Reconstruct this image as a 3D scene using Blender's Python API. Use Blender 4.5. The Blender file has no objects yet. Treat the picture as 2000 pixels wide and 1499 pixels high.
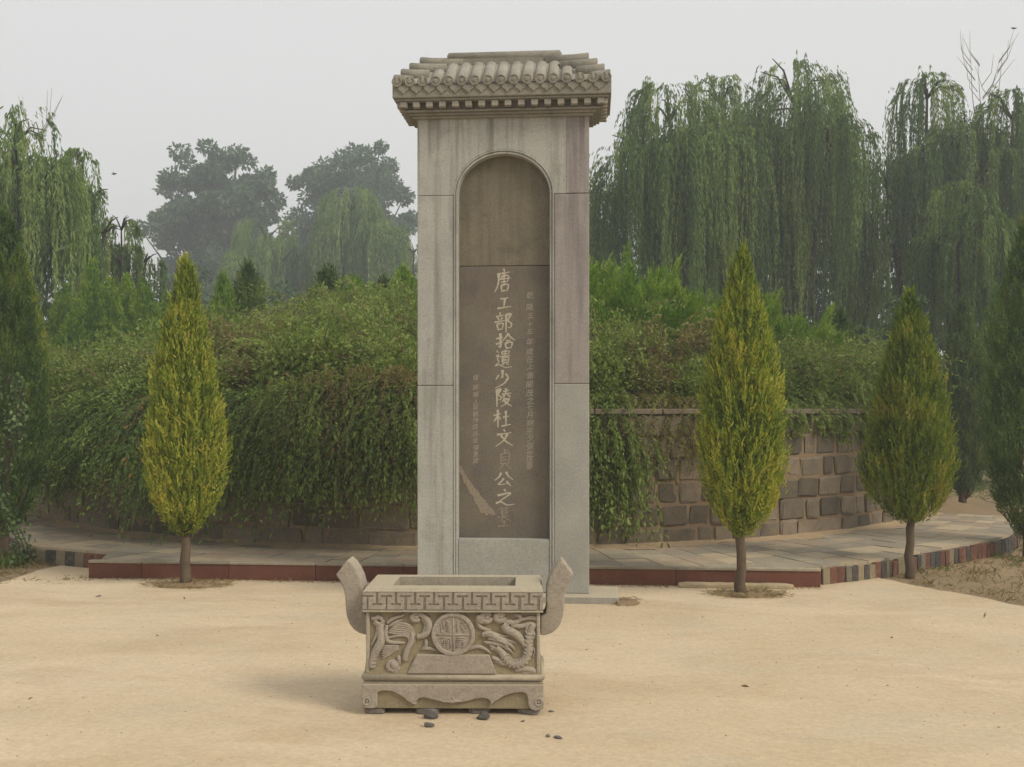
import bpy, bmesh, math, random
import numpy as np
from mathutils import Vector, Matrix

R = math.radians
SC = bpy.context.scene
COL = SC.collection

# ------------------------------------------------------------------ camera
CAMX, CAMH, YAW, FPX, HOR = 0.71, 1.55, R(4.4), 2000.0, 800.0
cam_d = bpy.data.cameras.new('camera')
cam = bpy.data.objects.new('camera', cam_d)
COL.objects.link(cam)
cam.location = (CAMX, 0, CAMH)
cam.rotation_euler = (R(90), 0, YAW)
cam_d.sensor_fit = 'HORIZONTAL'
cam_d.sensor_width = 36
cam_d.lens = 36.0 * FPX / 2000.0
cam_d.shift_y = (HOR - 749.5) / 2000.0
cam_d.clip_start = 0.05
cam_d.clip_end = 2000
SC.camera = cam

# ------------------------------------------------------------------ sky and sun
SUN_EL, SUN_AZ = R(40), R(62)          # azimuth clockwise from -Y (behind the camera) towards +X
sun_from = Vector((math.sin(SUN_AZ) * math.cos(SUN_EL), -math.cos(SUN_AZ) * math.cos(SUN_EL), math.sin(SUN_EL)))
world = bpy.data.worlds.new('World')
SC.world = world
world.use_nodes = True
wn, wl = world.node_tree.nodes, world.node_tree.links
bg = wn['Background']
sky = wn.new('ShaderNodeTexSky')
sky.sky_type = 'NISHITA'
sky.sun_disc = False
sky.sun_elevation = SUN_EL
sky.sun_rotation = math.atan2(sun_from.x, sun_from.y)
sky.dust_density = 6.0
sky.air_density = 1.5
mixw = wn.new('ShaderNodeMix')
mixw.data_type = 'RGBA'
mixw.inputs[0].default_value = 0.90      # thin even overcast veil over the blue
mixw.inputs[7].default_value = (6.9, 6.83, 6.68, 1)
wl.new(sky.outputs[0], mixw.inputs[6])
wl.new(mixw.outputs[2], bg.inputs[0])
bg.inputs[1].default_value = 0.11

sun_d = bpy.data.lights.new('sun', 'SUN')
sun_d.energy = 2.3
sun_d.angle = R(20)
sun_d.color = (1.0, 0.93, 0.80)
sun = bpy.data.objects.new('sun', sun_d)
COL.objects.link(sun)
sun.rotation_euler = sun_from.to_track_quat('Z', 'Y').to_euler()

SC.view_settings.view_transform = 'Standard'
SC.view_settings.look = 'None'
SC.view_settings.gamma = 1
SC.view_settings.exposure = 0.22
SC.view_settings.use_curve_mapping = False
SC.render.engine = 'CYCLES'
SC.cycles.max_bounces = 4
SC.cycles.diffuse_bounces = 3
SC.cycles.transparent_max_bounces = 6
SC.cycles.volume_bounces = 0
SC.cycles.use_denoising = True
SC.cycles.use_adaptive_sampling = True
SC.cycles.adaptive_threshold = 0.02

FW = np.array([-math.sin(YAW), math.cos(YAW)])
RT = np.array([math.cos(YAW), math.sin(YAW)])


def gnd(u, v, z=0.0):
    D = FPX * (CAMH - z) / (v - HOR)
    p = FW * D + RT * ((u - 1000) / FPX * D)
    return float(p[0] + CAMX), float(p[1])


def spot(u, D):
    p = FW * D + RT * ((u - 1000) / FPX * D)
    return float(p[0] + CAMX), float(p[1])


def zat(v, D):
    return CAMH - (v - HOR) / FPX * D


def aty(u, v, Y):
    t = (u - 1000) / FPX
    dr = FW + RT * t
    D = Y / dr[1]
    return float(D * dr[0] + CAMX), float(CAMH - (v - HOR) / FPX * D)


# ------------------------------------------------------------------ materials
def lin(c):
    return tuple(((x / 255) / 12.92 if x / 255 <= 0.04045 else ((x / 255 + 0.055) / 1.055) ** 2.4) for x in c)


def newmat(name):
    m = bpy.data.materials.new(name)
    m.use_nodes = True
    nt = m.node_tree
    b = nt.nodes['Principled BSDF']
    b.inputs['Roughness'].default_value = 0.9
    b.inputs['Specular IOR Level'].default_value = 0.2
    return m, nt, b


def N(nt, t, **kw):
    n = nt.nodes.new(t)
    for k, v in kw.items():
        setattr(n, k, v)
    return n


def mixc(nt, fac, a, b, mode='MIX'):
    n = N(nt, 'ShaderNodeMix', data_type='RGBA', blend_type=mode)
    for i, x in ((0, fac), (6, a), (7, b)):
        if isinstance(x, (int, float)):
            n.inputs[i].default_value = x
        elif isinstance(x, tuple):
            n.inputs[i].default_value = (*x[:3], 1)
        else:
            nt.links.new(x, n.inputs[i])
    return n.outputs[2]


def noise(nt, vec, scale, detail=5, rough=0.6, dist=0.0):
    n = N(nt, 'ShaderNodeTexNoise')
    n.inputs['Scale'].default_value = scale
    n.inputs['Detail'].default_value = detail
    n.inputs['Roughness'].default_value = rough
    n.inputs['Distortion'].default_value = dist
    nt.links.new(vec, n.inputs['Vector'])
    return n.outputs[0]


def ramp(nt, fac, stops):
    n = N(nt, 'ShaderNodeValToRGB')
    e = n.color_ramp.elements
    e[0].position, e[0].color = stops[0][0], (*stops[0][1], 1)
    e[1].position, e[1].color = stops[-1][0], (*stops[-1][1], 1)
    for p, c in stops[1:-1]:
        x = e.new(p)
        x.color = (*c, 1)
    nt.links.new(fac, n.inputs[0])
    return n.outputs[0]


def bw(nt, fac, a, b):
    return ramp(nt, fac, [(a, (0, 0, 0)), (b, (1, 1, 1))])


def position(nt, scale=(1, 1, 1), rot=(0, 0, 0)):
    g = N(nt, 'ShaderNodeNewGeometry')
    m = N(nt, 'ShaderNodeMapping')
    m.inputs['Scale'].default_value = scale
    m.inputs['Rotation'].default_value = rot
    nt.links.new(g.outputs['Position'], m.inputs['Vector'])
    return m.outputs[0]


def bump(nt, b, h, strength, dist):
    n = N(nt, 'ShaderNodeBump')
    n.inputs['Strength'].default_value = strength
    n.inputs['Distance'].default_value = dist
    nt.links.new(h, n.inputs['Height'])
    nt.links.new(n.outputs[0], b.inputs['Normal'])


def stone(name, c1, c2, stain=(0.09, 0.08, 0.07), stain_amt=0.5, streak=0.0, scale=4.0, fine=70, bmp=0.35, vary=0.0, dust=None, runoff=None):
    m, nt, b = newmat(name)
    p = position(nt)
    col = mixc(nt, bw(nt, noise(nt, p, scale, 6, 0.65), 0.3, 0.7), c1, c2)
    fi = noise(nt, p, fine, 4, 0.7)
    col = mixc(nt, 0.42, col, ramp(nt, fi, [(0.25, (0.25,) * 3), (0.75, (0.78,) * 3)]), 'OVERLAY')
    st = bw(nt, noise(nt, p, scale * 2.3, 8, 0.7, 0.4), 0.52, 0.78)
    col = mixc(nt, mul(nt, st, stain_amt), col, stain)
    if streak:
        q = position(nt, (9, 9, 0.55))
        sk = bw(nt, noise(nt, q, 1.3, 6, 0.6), 0.5, 0.72)
        col = mixc(nt, mul(nt, sk, streak), col, stain)
    if runoff:
        q = position(nt, (11, 11, 0.5))
        rs = bw(nt, noise(nt, q, 1.0, 5, 0.6), 0.50, 0.62)
        g0 = N(nt, 'ShaderNodeNewGeometry')
        s0 = N(nt, 'ShaderNodeSeparateXYZ')
        nt.links.new(g0.outputs['Position'], s0.inputs[0])
        hi = N(nt, 'ShaderNodeMapRange')
        hi.inputs[1].default_value, hi.inputs[2].default_value = runoff
        jit = N(nt, 'ShaderNodeMath', operation='MULTIPLY_ADD')
        nt.links.new(noise(nt, position(nt, (6, 6, 0.1)), 1.0, 3, 0.5), jit.inputs[0])
        jit.inputs[1].default_value = 0.6
        nt.links.new(s0.outputs[2], jit.inputs[2])
        nt.links.new(jit.outputs[0], hi.inputs[0])
        mm = N(nt, 'ShaderNodeMath', operation='MULTIPLY')
        nt.links.new(rs, mm.inputs[0])
        nt.links.new(hi.outputs[0], mm.inputs[1])
        col = mixc(nt, mul(nt, mm.outputs[0], 0.62), col, stain)
    if dust:
        g = N(nt, 'ShaderNodeNewGeometry')
        s = N(nt, 'ShaderNodeSeparateXYZ')
        nt.links.new(g.outputs['Normal'], s.inputs[0])
        up = bw(nt, s.outputs[2], 0.3, 0.95)
        col = mixc(nt, mul(nt, up, 0.75), col, dust)
    if vary:
        oi = N(nt, 'ShaderNodeObjectInfo')
        v = ramp(nt, oi.outputs['Random'], [(0, (1 - vary,) * 3), (1, (1 + vary, 1 + vary * 0.9, 1 + vary * 0.8))])
        col = mixc(nt, 1.0, col, v, 'MULTIPLY')
    nt.links.new(col, b.inputs['Base Color'])
    hm = noise(nt, p, fine * 0.6, 8, 0.75)
    bump(nt, b, hm, bmp, 0.01)
    return m


def mul(nt, a, k):
    n = N(nt, 'ShaderNodeMath', operation='MULTIPLY')
    nt.links.new(a, n.inputs[0])
    n.inputs[1].default_value = k
    return n.outputs[0]


def leafmat(name, stops, trans=0.35, clump=1.2, clump_amt=0.35, rough=0.65):
    """leaf colours vary leaf by leaf and in broad patches; thin leaves pass some light"""
    m, nt, b = newmat(name)
    g = N(nt, 'ShaderNodeNewGeometry')
    p = position(nt)
    nz = noise(nt, p, clump, 3, 0.6)
    nzs = bw(nt, nz, 0.3, 0.7)
    a = N(nt, 'ShaderNodeMix', data_type='FLOAT')
    a.inputs[0].default_value = clump_amt
    at = N(nt, 'ShaderNodeAttribute', attribute_name='tint')
    pl = N(nt, 'ShaderNodeMix', data_type='FLOAT')
    pl.inputs[0].default_value = 0.62
    nt.links.new(g.outputs['Random Per Island'], pl.inputs[2])
    nt.links.new(at.outputs['Fac'], pl.inputs[3])
    nt.links.new(pl.outputs[0], a.inputs[2])
    nt.links.new(nzs, a.inputs[3])
    wide = N(nt, 'ShaderNodeMapRange')
    wide.inputs[1].default_value, wide.inputs[2].default_value = 0.18, 0.82
    nt.links.new(a.outputs[0], wide.inputs[0])
    col = ramp(nt, wide.outputs[0], stops)
    nt.links.new(col, b.inputs['Base Color'])
    b.inputs['Roughness'].default_value = rough
    b.inputs['Specular IOR Level'].default_value = 0.25
    t = N(nt, 'ShaderNodeBsdfTranslucent')
    tc = mixc(nt, 1.0, col, (1.0, 1.0, 0.55), 'MULTIPLY')
    nt.links.new(tc, t.inputs[0])
    mx = N(nt, 'ShaderNodeMixShader')
    mx.inputs[0].default_value = trans
    nt.links.new(b.outputs[0], mx.inputs[1])
    nt.links.new(t.outputs[0], mx.inputs[2])
    nt.links.new(mx.outputs[0], nt.nodes['Material Output'].inputs[0])
    return m


def plain(name, c, rough=0.85, fine=40, amt=0.4, bmp=0.2):
    m, nt, b = newmat(name)
    p = position(nt)
    f = noise(nt, p, fine, 5, 0.7)
    col = mixc(nt, amt, c, ramp(nt, f, [(0.25, (0.2,) * 3), (0.75, (0.8,) * 3)]), 'OVERLAY')
    nt.links.new(col, b.inputs['Base Color'])
    b.inputs['Roughness'].default_value = rough
    if bmp:
        bump(nt, b, f, bmp, 0.01)
    return m


M = {}
M['stele'] = stone('stele_stone', (0.41, 0.40, 0.358), (0.318, 0.31, 0.28), (0.12, 0.11, 0.09), 0.45, 0.5, 2.2, 60, 0.25, runoff=(3.6, 4.15))
M['stele_purple'] = stone('stele_stone_purplish', (0.33, 0.295, 0.27), (0.25, 0.225, 0.21), (0.12, 0.10, 0.10), 0.35, 0.6, 2.2, 60, 0.25, runoff=(3.5, 4.15))
M['stele_blue'] = stone('stele_stone_bluish', (0.345, 0.335, 0.295), (0.265, 0.265, 0.245), (0.32, 0.27, 0.19), 0.4, 0.35, 3, 60, 0.25)
M['tablet'] = stone('tablet_stone', (0.175, 0.155, 0.115), (0.12, 0.102, 0.09), (0.20, 0.15, 0.10), 0.75, 0.25, 3.2, 60, 0.45)
M['tablet_up'] = stone('upper_tablet_stone', (0.20, 0.172, 0.118), (0.14, 0.124, 0.088), (0.085, 0.072, 0.053), 0.85, 0.5, 2.0, 60, 0.45)
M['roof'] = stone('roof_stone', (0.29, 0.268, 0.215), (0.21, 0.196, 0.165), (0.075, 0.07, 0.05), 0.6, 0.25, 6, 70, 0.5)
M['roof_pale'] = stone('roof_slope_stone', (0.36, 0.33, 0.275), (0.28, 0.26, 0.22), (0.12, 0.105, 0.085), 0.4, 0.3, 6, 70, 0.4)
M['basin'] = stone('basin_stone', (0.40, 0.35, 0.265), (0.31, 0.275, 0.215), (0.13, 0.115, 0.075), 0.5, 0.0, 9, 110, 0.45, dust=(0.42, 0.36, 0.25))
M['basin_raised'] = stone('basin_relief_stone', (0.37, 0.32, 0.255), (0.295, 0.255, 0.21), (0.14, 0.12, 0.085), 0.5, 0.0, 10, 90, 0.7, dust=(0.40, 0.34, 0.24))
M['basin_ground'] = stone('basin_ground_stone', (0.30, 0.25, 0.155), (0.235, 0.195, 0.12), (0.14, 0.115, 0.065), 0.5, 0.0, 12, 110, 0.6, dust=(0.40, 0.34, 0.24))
M['slab'] = stone('base_slab_stone', (0.33, 0.31, 0.26), (0.27, 0.25, 0.21), (0.2, 0.18, 0.14), 0.4, 0.0, 5, 60, 0.3, dust=(0.48, 0.41, 0.29))
M['script'] = plain('faded_script_paint', (0.44, 0.395, 0.30), 0.9, 120, 0.7, 0)
M['script_small'] = plain('faint_script_paint', (0.34, 0.305, 0.235), 0.9, 120, 0.6, 0)
M['smear'] = plain('plaster_smear', (0.25, 0.21, 0.155), 0.9, 60, 0.7, 0.2)
M['wallstone'] = stone('wall_stone', (0.20, 0.16, 0.11), (0.125, 0.108, 0.085), (0.24, 0.185, 0.115), 0.6, 0.0, 7, 45, 0.7, vary=0.38)
M['mortar'] = stone('wall_mortar', (0.27, 0.19, 0.115), (0.20, 0.145, 0.09), (0.13, 0.105, 0.075), 0.5, 0.0, 6, 60, 0.6)
M['cap'] = stone('wall_cap_stone', (0.19, 0.15, 0.105), (0.14, 0.115, 0.085), (0.11, 0.09, 0.065), 0.6, 0.0, 4, 60, 0.5, vary=0.15)
M['fascia'] = stone('red_brown_fascia', (0.165, 0.066, 0.043), (0.13, 0.055, 0.038), (0.21, 0.12, 0.075), 0.4, 0.25, 3, 80, 0.15, vary=0.12, dust=(0.3, 0.26, 0.19))
for nm, a_, b_ in (('grey', (0.31, 0.265, 0.195), (0.25, 0.22, 0.17)), ('tan', (0.42, 0.34, 0.23), (0.35, 0.285, 0.195)), ('green', (0.33, 0.285, 0.205), (0.27, 0.235, 0.175)), ('pink', (0.38, 0.295, 0.205), (0.31, 0.24, 0.175))):
    M['pave_' + nm] = stone('paver_' + nm, a_, b_, (0.48, 0.38, 0.245), 0.85, 0.0, 3.0, 60, 0.35, vary=0.12)
for nm, a_ in (('red', (0.15, 0.07, 0.048)), ('dark', (0.075, 0.07, 0.065)), ('cream', (0.25, 0.205, 0.13)), ('greyish', (0.17, 0.15, 0.115))):
    M['kerb_' + nm] = stone('kerb_' + nm, a_, tuple(x * 0.75 for x in a_), (0.27, 0.21, 0.135), 0.85, 0.0, 9, 80, 0.4, vary=0.15)
M['plank'] = stone('plank_wood', (0.40, 0.32, 0.20), (0.31, 0.24, 0.15), (0.18, 0.13, 0.08), 0.4, 0.0, 5, 70, 0.3)
M['chip'] = stone('stone_chip', (0.17, 0.15, 0.13), (0.11, 0.10, 0.095), (0.25, 0.2, 0.14), 0.4, 0.0, 30, 150, 0.5, vary=0.3)
M['bark'] = stone('bark', (0.16, 0.115, 0.075), (0.10, 0.075, 0.05), (0.05, 0.04, 0.03), 0.5, 0.4, 14, 90, 0.8)
M['darkbark'] = stone('dark_bark', (0.07, 0.058, 0.045), (0.05, 0.042, 0.035), (0.03, 0.025, 0.02), 0.4, 0.3, 6, 50, 0.6)
M['greenstem'] = plain('green_shoot', (0.075, 0.085, 0.03), 0.9, 30, 0.5, 0)
M['twig'] = plain('dry_twig', (0.20, 0.14, 0.08), 0.9, 30, 0.5, 0)
M['soil'] = stone('bare_soil', (0.30, 0.215, 0.125), (0.22, 0.155, 0.09), (0.15, 0.10, 0.06), 0.6, 0.0, 6, 60, 1.0)
M['dust'] = stone('drifted_dust', (0.42, 0.31, 0.19), (0.35, 0.255, 0.155), (0.24, 0.175, 0.11), 0.5, 0.0, 6, 60, 0.8)
M['moundsoil'] = stone('mound_soil', (0.09, 0.07, 0.045), (0.06, 0.05, 0.032), (0.04, 0.035, 0.02), 0.6, 0.0, 3, 30, 1.0)


def ground_mat(name, base, alt, dark, crack=False):
    m, nt, b = newmat(name)
    p = position(nt)
    n1 = bw(nt, noise(nt, position(nt, (0.6, 1.3, 1)), 0.55, 7, 0.62, 0.6), 0.36, 0.62)
    col = mixc(nt, n1, base, alt)
    n2 = bw(nt, noise(nt, position(nt, (0.8, 1.6, 1)), 0.9, 7, 0.65, 0.6), 0.50, 0.75)
    col = mixc(nt, mul(nt, n2, 0.8), col, dark)
    n4 = bw(nt, noise(nt, position(nt, (1, 1, 1), (0, 0, 1)), 0.33, 5, 0.6, 0.8), 0.52, 0.68)
    col = mixc(nt, mul(nt, n4, 0.35), col, tuple(x * y for x, y in zip(base, (1.12, 1.14, 1.2))))
    gp = bw(nt, noise(nt, position(nt, (0.55, 1.1, 1), (0, 0, 0.35)), 1.7, 8, 0.7, 0.8), 0.50, 0.66)
    col = mixc(nt, mul(nt, gp, 0.42), col, tuple(x * y for x, y in zip(base, (0.90, 1.02, 1.16))))
    wp = bw(nt, noise(nt, position(nt, (0.7, 1.5, 1), (0, 0, -0.2)), 5.5, 8, 0.75, 0.5), 0.52, 0.72)
    col = mixc(nt, mul(nt, wp, 0.35), col, dark)
    n3 = noise(nt, p, 38, 6, 0.8)
    col = mixc(nt, 0.4, col, ramp(nt, n3, [(0.25, (0.22,) * 3), (0.75, (0.78,) * 3)]), 'OVERLAY')
    sp = bw(nt, noise(nt, p, 85, 2, 0.5), 0.68, 0.76)
    col = mixc(nt, mul(nt, sp, 0.35), col, tuple(x * 0.5 for x in base))
    nt.links.new(col, b.inputs['Base Color'])
    b.inputs['Roughness'].default_value = 0.95
    bump(nt, b, noise(nt, p, 24, 9, 0.8), 0.35, 0.02)
    return m


M['court'] = ground_mat('dusty_court', (0.51, 0.40, 0.258), (0.60, 0.48, 0.33), (0.43, 0.305, 0.185))
M['earth'] = ground_mat('earth', (0.30, 0.215, 0.125), (0.24, 0.18, 0.105), (0.16, 0.125, 0.07))

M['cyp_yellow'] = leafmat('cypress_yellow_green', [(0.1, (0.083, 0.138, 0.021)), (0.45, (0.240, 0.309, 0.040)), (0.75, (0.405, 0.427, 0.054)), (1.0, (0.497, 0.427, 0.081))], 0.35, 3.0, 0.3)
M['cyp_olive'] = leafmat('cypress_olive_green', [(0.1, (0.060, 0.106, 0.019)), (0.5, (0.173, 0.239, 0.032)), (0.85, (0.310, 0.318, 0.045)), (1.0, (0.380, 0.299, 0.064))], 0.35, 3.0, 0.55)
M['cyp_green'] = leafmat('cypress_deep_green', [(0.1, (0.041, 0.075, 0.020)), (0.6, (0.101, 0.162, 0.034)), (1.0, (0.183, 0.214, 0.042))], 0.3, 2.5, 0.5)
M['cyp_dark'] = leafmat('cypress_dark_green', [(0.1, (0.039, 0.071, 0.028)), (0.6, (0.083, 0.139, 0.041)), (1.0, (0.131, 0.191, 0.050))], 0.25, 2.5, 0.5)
M['arbor'] = leafmat('arborvitae_bright_green', [(0.1, (0.067, 0.153, 0.022)), (0.5, (0.169, 0.294, 0.034)), (1.0, (0.315, 0.413, 0.056))], 0.35, 2.0, 0.5)
M['willow'] = leafmat('willow_leaf', [(0.0, (0.061, 0.120, 0.036)), (0.4, (0.116, 0.187, 0.048)), (0.75, (0.209, 0.291, 0.075)), (1.0, (0.319, 0.374, 0.105))], 0.42, 0.9, 0.2)
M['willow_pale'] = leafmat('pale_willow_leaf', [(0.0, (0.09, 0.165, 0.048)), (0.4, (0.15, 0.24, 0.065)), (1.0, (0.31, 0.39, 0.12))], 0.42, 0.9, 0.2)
M['broad'] = leafmat('broad_leaf', [(0.0, (0.055, 0.105, 0.06)), (0.6, (0.10, 0.165, 0.085)), (1.0, (0.17, 0.22, 0.10))], 0.35, 0.6, 0.3)
M['shrub'] = leafmat('shrub_leaf', [(0.0, (0.20, 0.14, 0.06)), (0.10, (0.10, 0.145, 0.035)), (0.5, (0.19, 0.26, 0.06)), (1.0, (0.34, 0.41, 0.12))], 0.38, 1.1, 0.35)
M['shrub_brown'] = leafmat('shrub_leaf_browning', [(0.0, (0.26, 0.18, 0.09)), (0.35, (0.23, 0.19, 0.075)), (0.65, (0.19, 0.22, 0.06)), (1.0, (0.32, 0.35, 0.11))], 0.38, 1.4, 0.35)
M['jasmine'] = leafmat('jasmine_leaf', [(0.0, (0.255, 0.153, 0.061)), (0.15, (0.071, 0.126, 0.034)), (0.6, (0.141, 0.216, 0.049)), (1.0, (0.283, 0.343, 0.073))], 0.3, 1.3, 0.5)
M['vine'] = leafmat('vine_leaf', [(0.1, (0.072, 0.131, 0.043)), (0.6, (0.131, 0.203, 0.072)), (1.0, (0.246, 0.319, 0.145))], 0.35, 3, 0.4)
M['straw'] = leafmat('dry_grass', [(0.0, (0.17, 0.11, 0.05)), (0.5, (0.28, 0.21, 0.10)), (1.0, (0.40, 0.32, 0.17))], 0.25, 2, 0.4)
M['weed'] = leafmat('green_weed', [(0.1, (0.07, 0.10, 0.025)), (0.6, (0.13, 0.17, 0.04)), (1.0, (0.24, 0.24, 0.08))], 0.3, 2, 0.4)


# ------------------------------------------------------------------ mesh helpers
def add(o, parent=None):
    COL.objects.link(o)
    if parent:
        o.parent = parent
    return o


def tag(o, label, cat, group=None):
    o['label'] = label
    o['category'] = cat
    if group:
        o['group'] = group
    return o


def empty(name, loc=(0, 0, 0), rz=0.0):
    o = bpy.data.objects.new(name, None)
    o.empty_display_size = 0.1
    o.location = loc
    o.rotation_euler = (0, 0, rz)
    return add(o)


def link_mesh(name, me, mat, parent=None, smooth=False):
    if mat is not None and not me.materials:
        me.materials.append(mat)
    if smooth:
        me.polygons.foreach_set('use_smooth', np.ones(len(me.polygons), dtype=bool))
    return add(bpy.data.objects.new(name, me), parent)


def mesh_np(name, V, Fc):
    V = np.ascontiguousarray(V, dtype=np.float32)
    Fc = np.ascontiguousarray(Fc, dtype=np.int32)
    k = Fc.shape[1]
    me = bpy.data.meshes.new(name)
    me.vertices.add(len(V))
    me.vertices.foreach_set('co', V.ravel())
    me.loops.add(Fc.size)
    me.loops.foreach_set('vertex_index', Fc.ravel())
    me.polygons.add(len(Fc))
    me.polygons.foreach_set('loop_start', np.arange(0, Fc.size, k, dtype=np.int32))
    me.update(calc_edges=True)
    return me


class MB:
    """collects vertices and faces for one mesh object"""

    def __init__(s):
        s.v, s.f = [], []

    def box(s, x0, x1, y0, y1, z0, z1):
        i = len(s.v)
        s.v += [(x0, y0, z0), (x1, y0, z0), (x1, y1, z0), (x0, y1, z0), (x0, y0, z1), (x1, y0, z1), (x1, y1, z1), (x0, y1, z1)]
        s.f += [tuple(i + k for k in q) for q in ((0, 3, 2, 1), (4, 5, 6, 7), (0, 1, 5, 4), (1, 2, 6, 5), (2, 3, 7, 6), (3, 0, 4, 7))]
        return s

    def prism_xz(s, pts, y0, y1):
        """closed outline in x,z pushed from y0 (front) to y1"""
        i, n = len(s.v), len(pts)
        s.v += [(x, y0, z) for x, z in pts] + [(x, y1, z) for x, z in pts]
        s.f.append(tuple(range(i, i + n)))
        s.f.append(tuple(range(i + 2 * n - 1, i + n - 1, -1)))
        for k in range(n):
            j = (k + 1) % n
            s.f.append((i + k, i + n + k, i + n + j, i + j))
        return s

    def tube(s, pts, rad, n=6, squash=1.0, cap=True):
        pts = [Vector(p) for p in pts]
        m = len(pts)
        if not hasattr(rad, '__len__'):
            rad = [rad] * m
        i = len(s.v)
        ref = None
        for k in range(m):
            t = (pts[min(k + 1, m - 1)] - pts[max(k - 1, 0)])
            t = t.normalized() if t.length > 1e-9 else Vector((0, 0, 1))
            if ref is None:
                ref = Vector((0, 1, 0)) if abs(t.y) < 0.9 else Vector((1, 0, 0))
            a = (ref - t * ref.dot(t)).normalized()
            b = t.cross(a)
            ref = a
            for j in range(n):
                an = 2 * math.pi * j / n
                q = a * math.cos(an) * rad[k] * squash + b * math.sin(an) * rad[k]
                s.v.append(tuple(pts[k] + q))
        for k in range(m - 1):
            for j in range(n):
                a0, a1 = i + k * n + j, i + k * n + (j + 1) % n
                s.f.append((a0, a1, a1 + n, a0 + n))
        if cap:
            s.f.append(tuple(i + j for j in range(n - 1, -1, -1)))
            s.f.append(tuple(i + (m - 1) * n + j for j in range(n)))
        return s

    def lathe_y(s, cx, cz, prof, n=20):
        """profile of (radius, y) turned about an axis along y"""
        i = len(s.v)
        for r, y in prof:
            for j in range(n):
                a = 2 * math.pi * j / n
                s.v.append((cx + r * math.cos(a), y, cz + r * math.sin(a)))
        for k in range(len(prof) - 1):
            for j in range(n):
                a0, a1 = i + k * n + j, i + k * n + (j + 1) % n
                s.f.append((a0, a0 + n, a1 + n, a1))
        s.f.append(tuple(i + j for j in range(n)))
        s.f.append(tuple(i + (len(prof) - 1) * n + j for j in range(n - 1, -1, -1)))
        return s

    def mesh(s, name='mesh', bevel=0.0, seg=1):
        me = bpy.data.meshes.new(name)
        me.from_pydata(s.v, [], s.f)
        if bevel:
            bm = bmesh.new()
            bm.from_mesh(me)
            bmesh.ops.recalc_face_normals(bm, faces=bm.faces)
            ed = [e for e in bm.edges if len(e.link_faces) == 2 and e.calc_face_angle(0) > 0.5]
            bmesh.ops.bevel(bm, geom=ed, offset=bevel, segments=seg, affect='EDGES', profile=0.5, clamp_overlap=True)
            bm.to_mesh(me)
            bm.free()
        else:
            bm = bmesh.new()
            bm.from_mesh(me)
            bmesh.ops.recalc_face_normals(bm, faces=bm.faces)
            bm.to_mesh(me)
            bm.free()
        me.update()
        return me

    def build(s, name, mat, parent=None, bevel=0.0, seg=1, smooth=False):
        return link_mesh(name, s.mesh(name, bevel, seg), mat, parent, smooth)


def crspline(pts, n=6):
    P = [np.array(p, float) for p in pts]
    if len(P) < 3:
        return [tuple(P[0] + (P[-1] - P[0]) * k / n) for k in range(n + 1)]
    P = [2 * P[0] - P[1]] + P + [2 * P[-1] - P[-2]]
    out = []
    for i in range(1, len(P) - 2):
        for k in range(n):
            t = k / n
            out.append(tuple(0.5 * (2 * P[i] + (P[i + 1] - P[i - 1]) * t + (2 * P[i - 1] - 5 * P[i] + 4 * P[i + 1] - P[i + 2]) * t * t + (-P[i - 1] + 3 * P[i] - 3 * P[i + 1] + P[i + 2]) * t ** 3)))
    out.append(tuple(P[-2]))
    return out


def unit(a):
    return a / np.maximum(np.linalg.norm(a, axis=1, keepdims=True), 1e-9)


def leaf_quads(P, D, L, W, rng, bend=None):
    """one diamond leaf per row: base point, direction, length, width"""
    n = len(P)
    D = unit(D)
    S = unit(np.cross(D, rng.normal(size=(n, 3))))
    L = np.broadcast_to(L, (n,))[:, None]
    W = np.broadcast_to(W, (n,))[:, None]
    V = np.empty((n, 4, 3))
    V[:, 0] = P
    V[:, 1] = P + D * L * 0.45 + S * W * 0.5
    V[:, 2] = P + D * L
    V[:, 3] = P + D * L * 0.45 - S * W * 0.5
    return V.reshape(-1, 3)


def leaf_mesh(name, V, tint=None):
    me = mesh_np(name, V, np.arange(len(V)).reshape(-1, 4))
    n = len(V) // 4
    if tint is None:
        tint = np.random.default_rng(n).uniform(0, 1, n)
    at = me.attributes.new('tint', 'FLOAT', 'FACE')
    at.data.foreach_set('value', np.ascontiguousarray(tint, dtype=np.float32))
    return me


def copy_tree(o, parent=None):
    c = o.copy()
    COL.objects.link(c)
    c.parent = parent
    for ch in list(o.children):
        copy_tree(ch, c)
    return c


rnd = random.Random(7)

# ------------------------------------------------------------------ ground
ob = MB()
ob.v = [(-210, -200, 0), (210, -200, 0), (210, 220, 0), (-210, 220, 0)]
ob.f = [(0, 1, 2, 3)]
ground = ob.build('ground', M['earth'])
ground['kind'] = 'structure'


def jag(pts, step, amp, rn):
    out = []
    for (x0, y0), (x1, y1) in zip(pts[:-1], pts[1:]):
        n = max(1, int(math.hypot(x1 - x0, y1 - y0) / step))
        for k in range(n):
            t = k / n
            out.append((x0 + (x1 - x0) * t + rn.uniform(-amp, amp), y0 + (y1 - y0) * t + rn.uniform(-amp, amp)))
    out.append(pts[-1])
    return out


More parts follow.
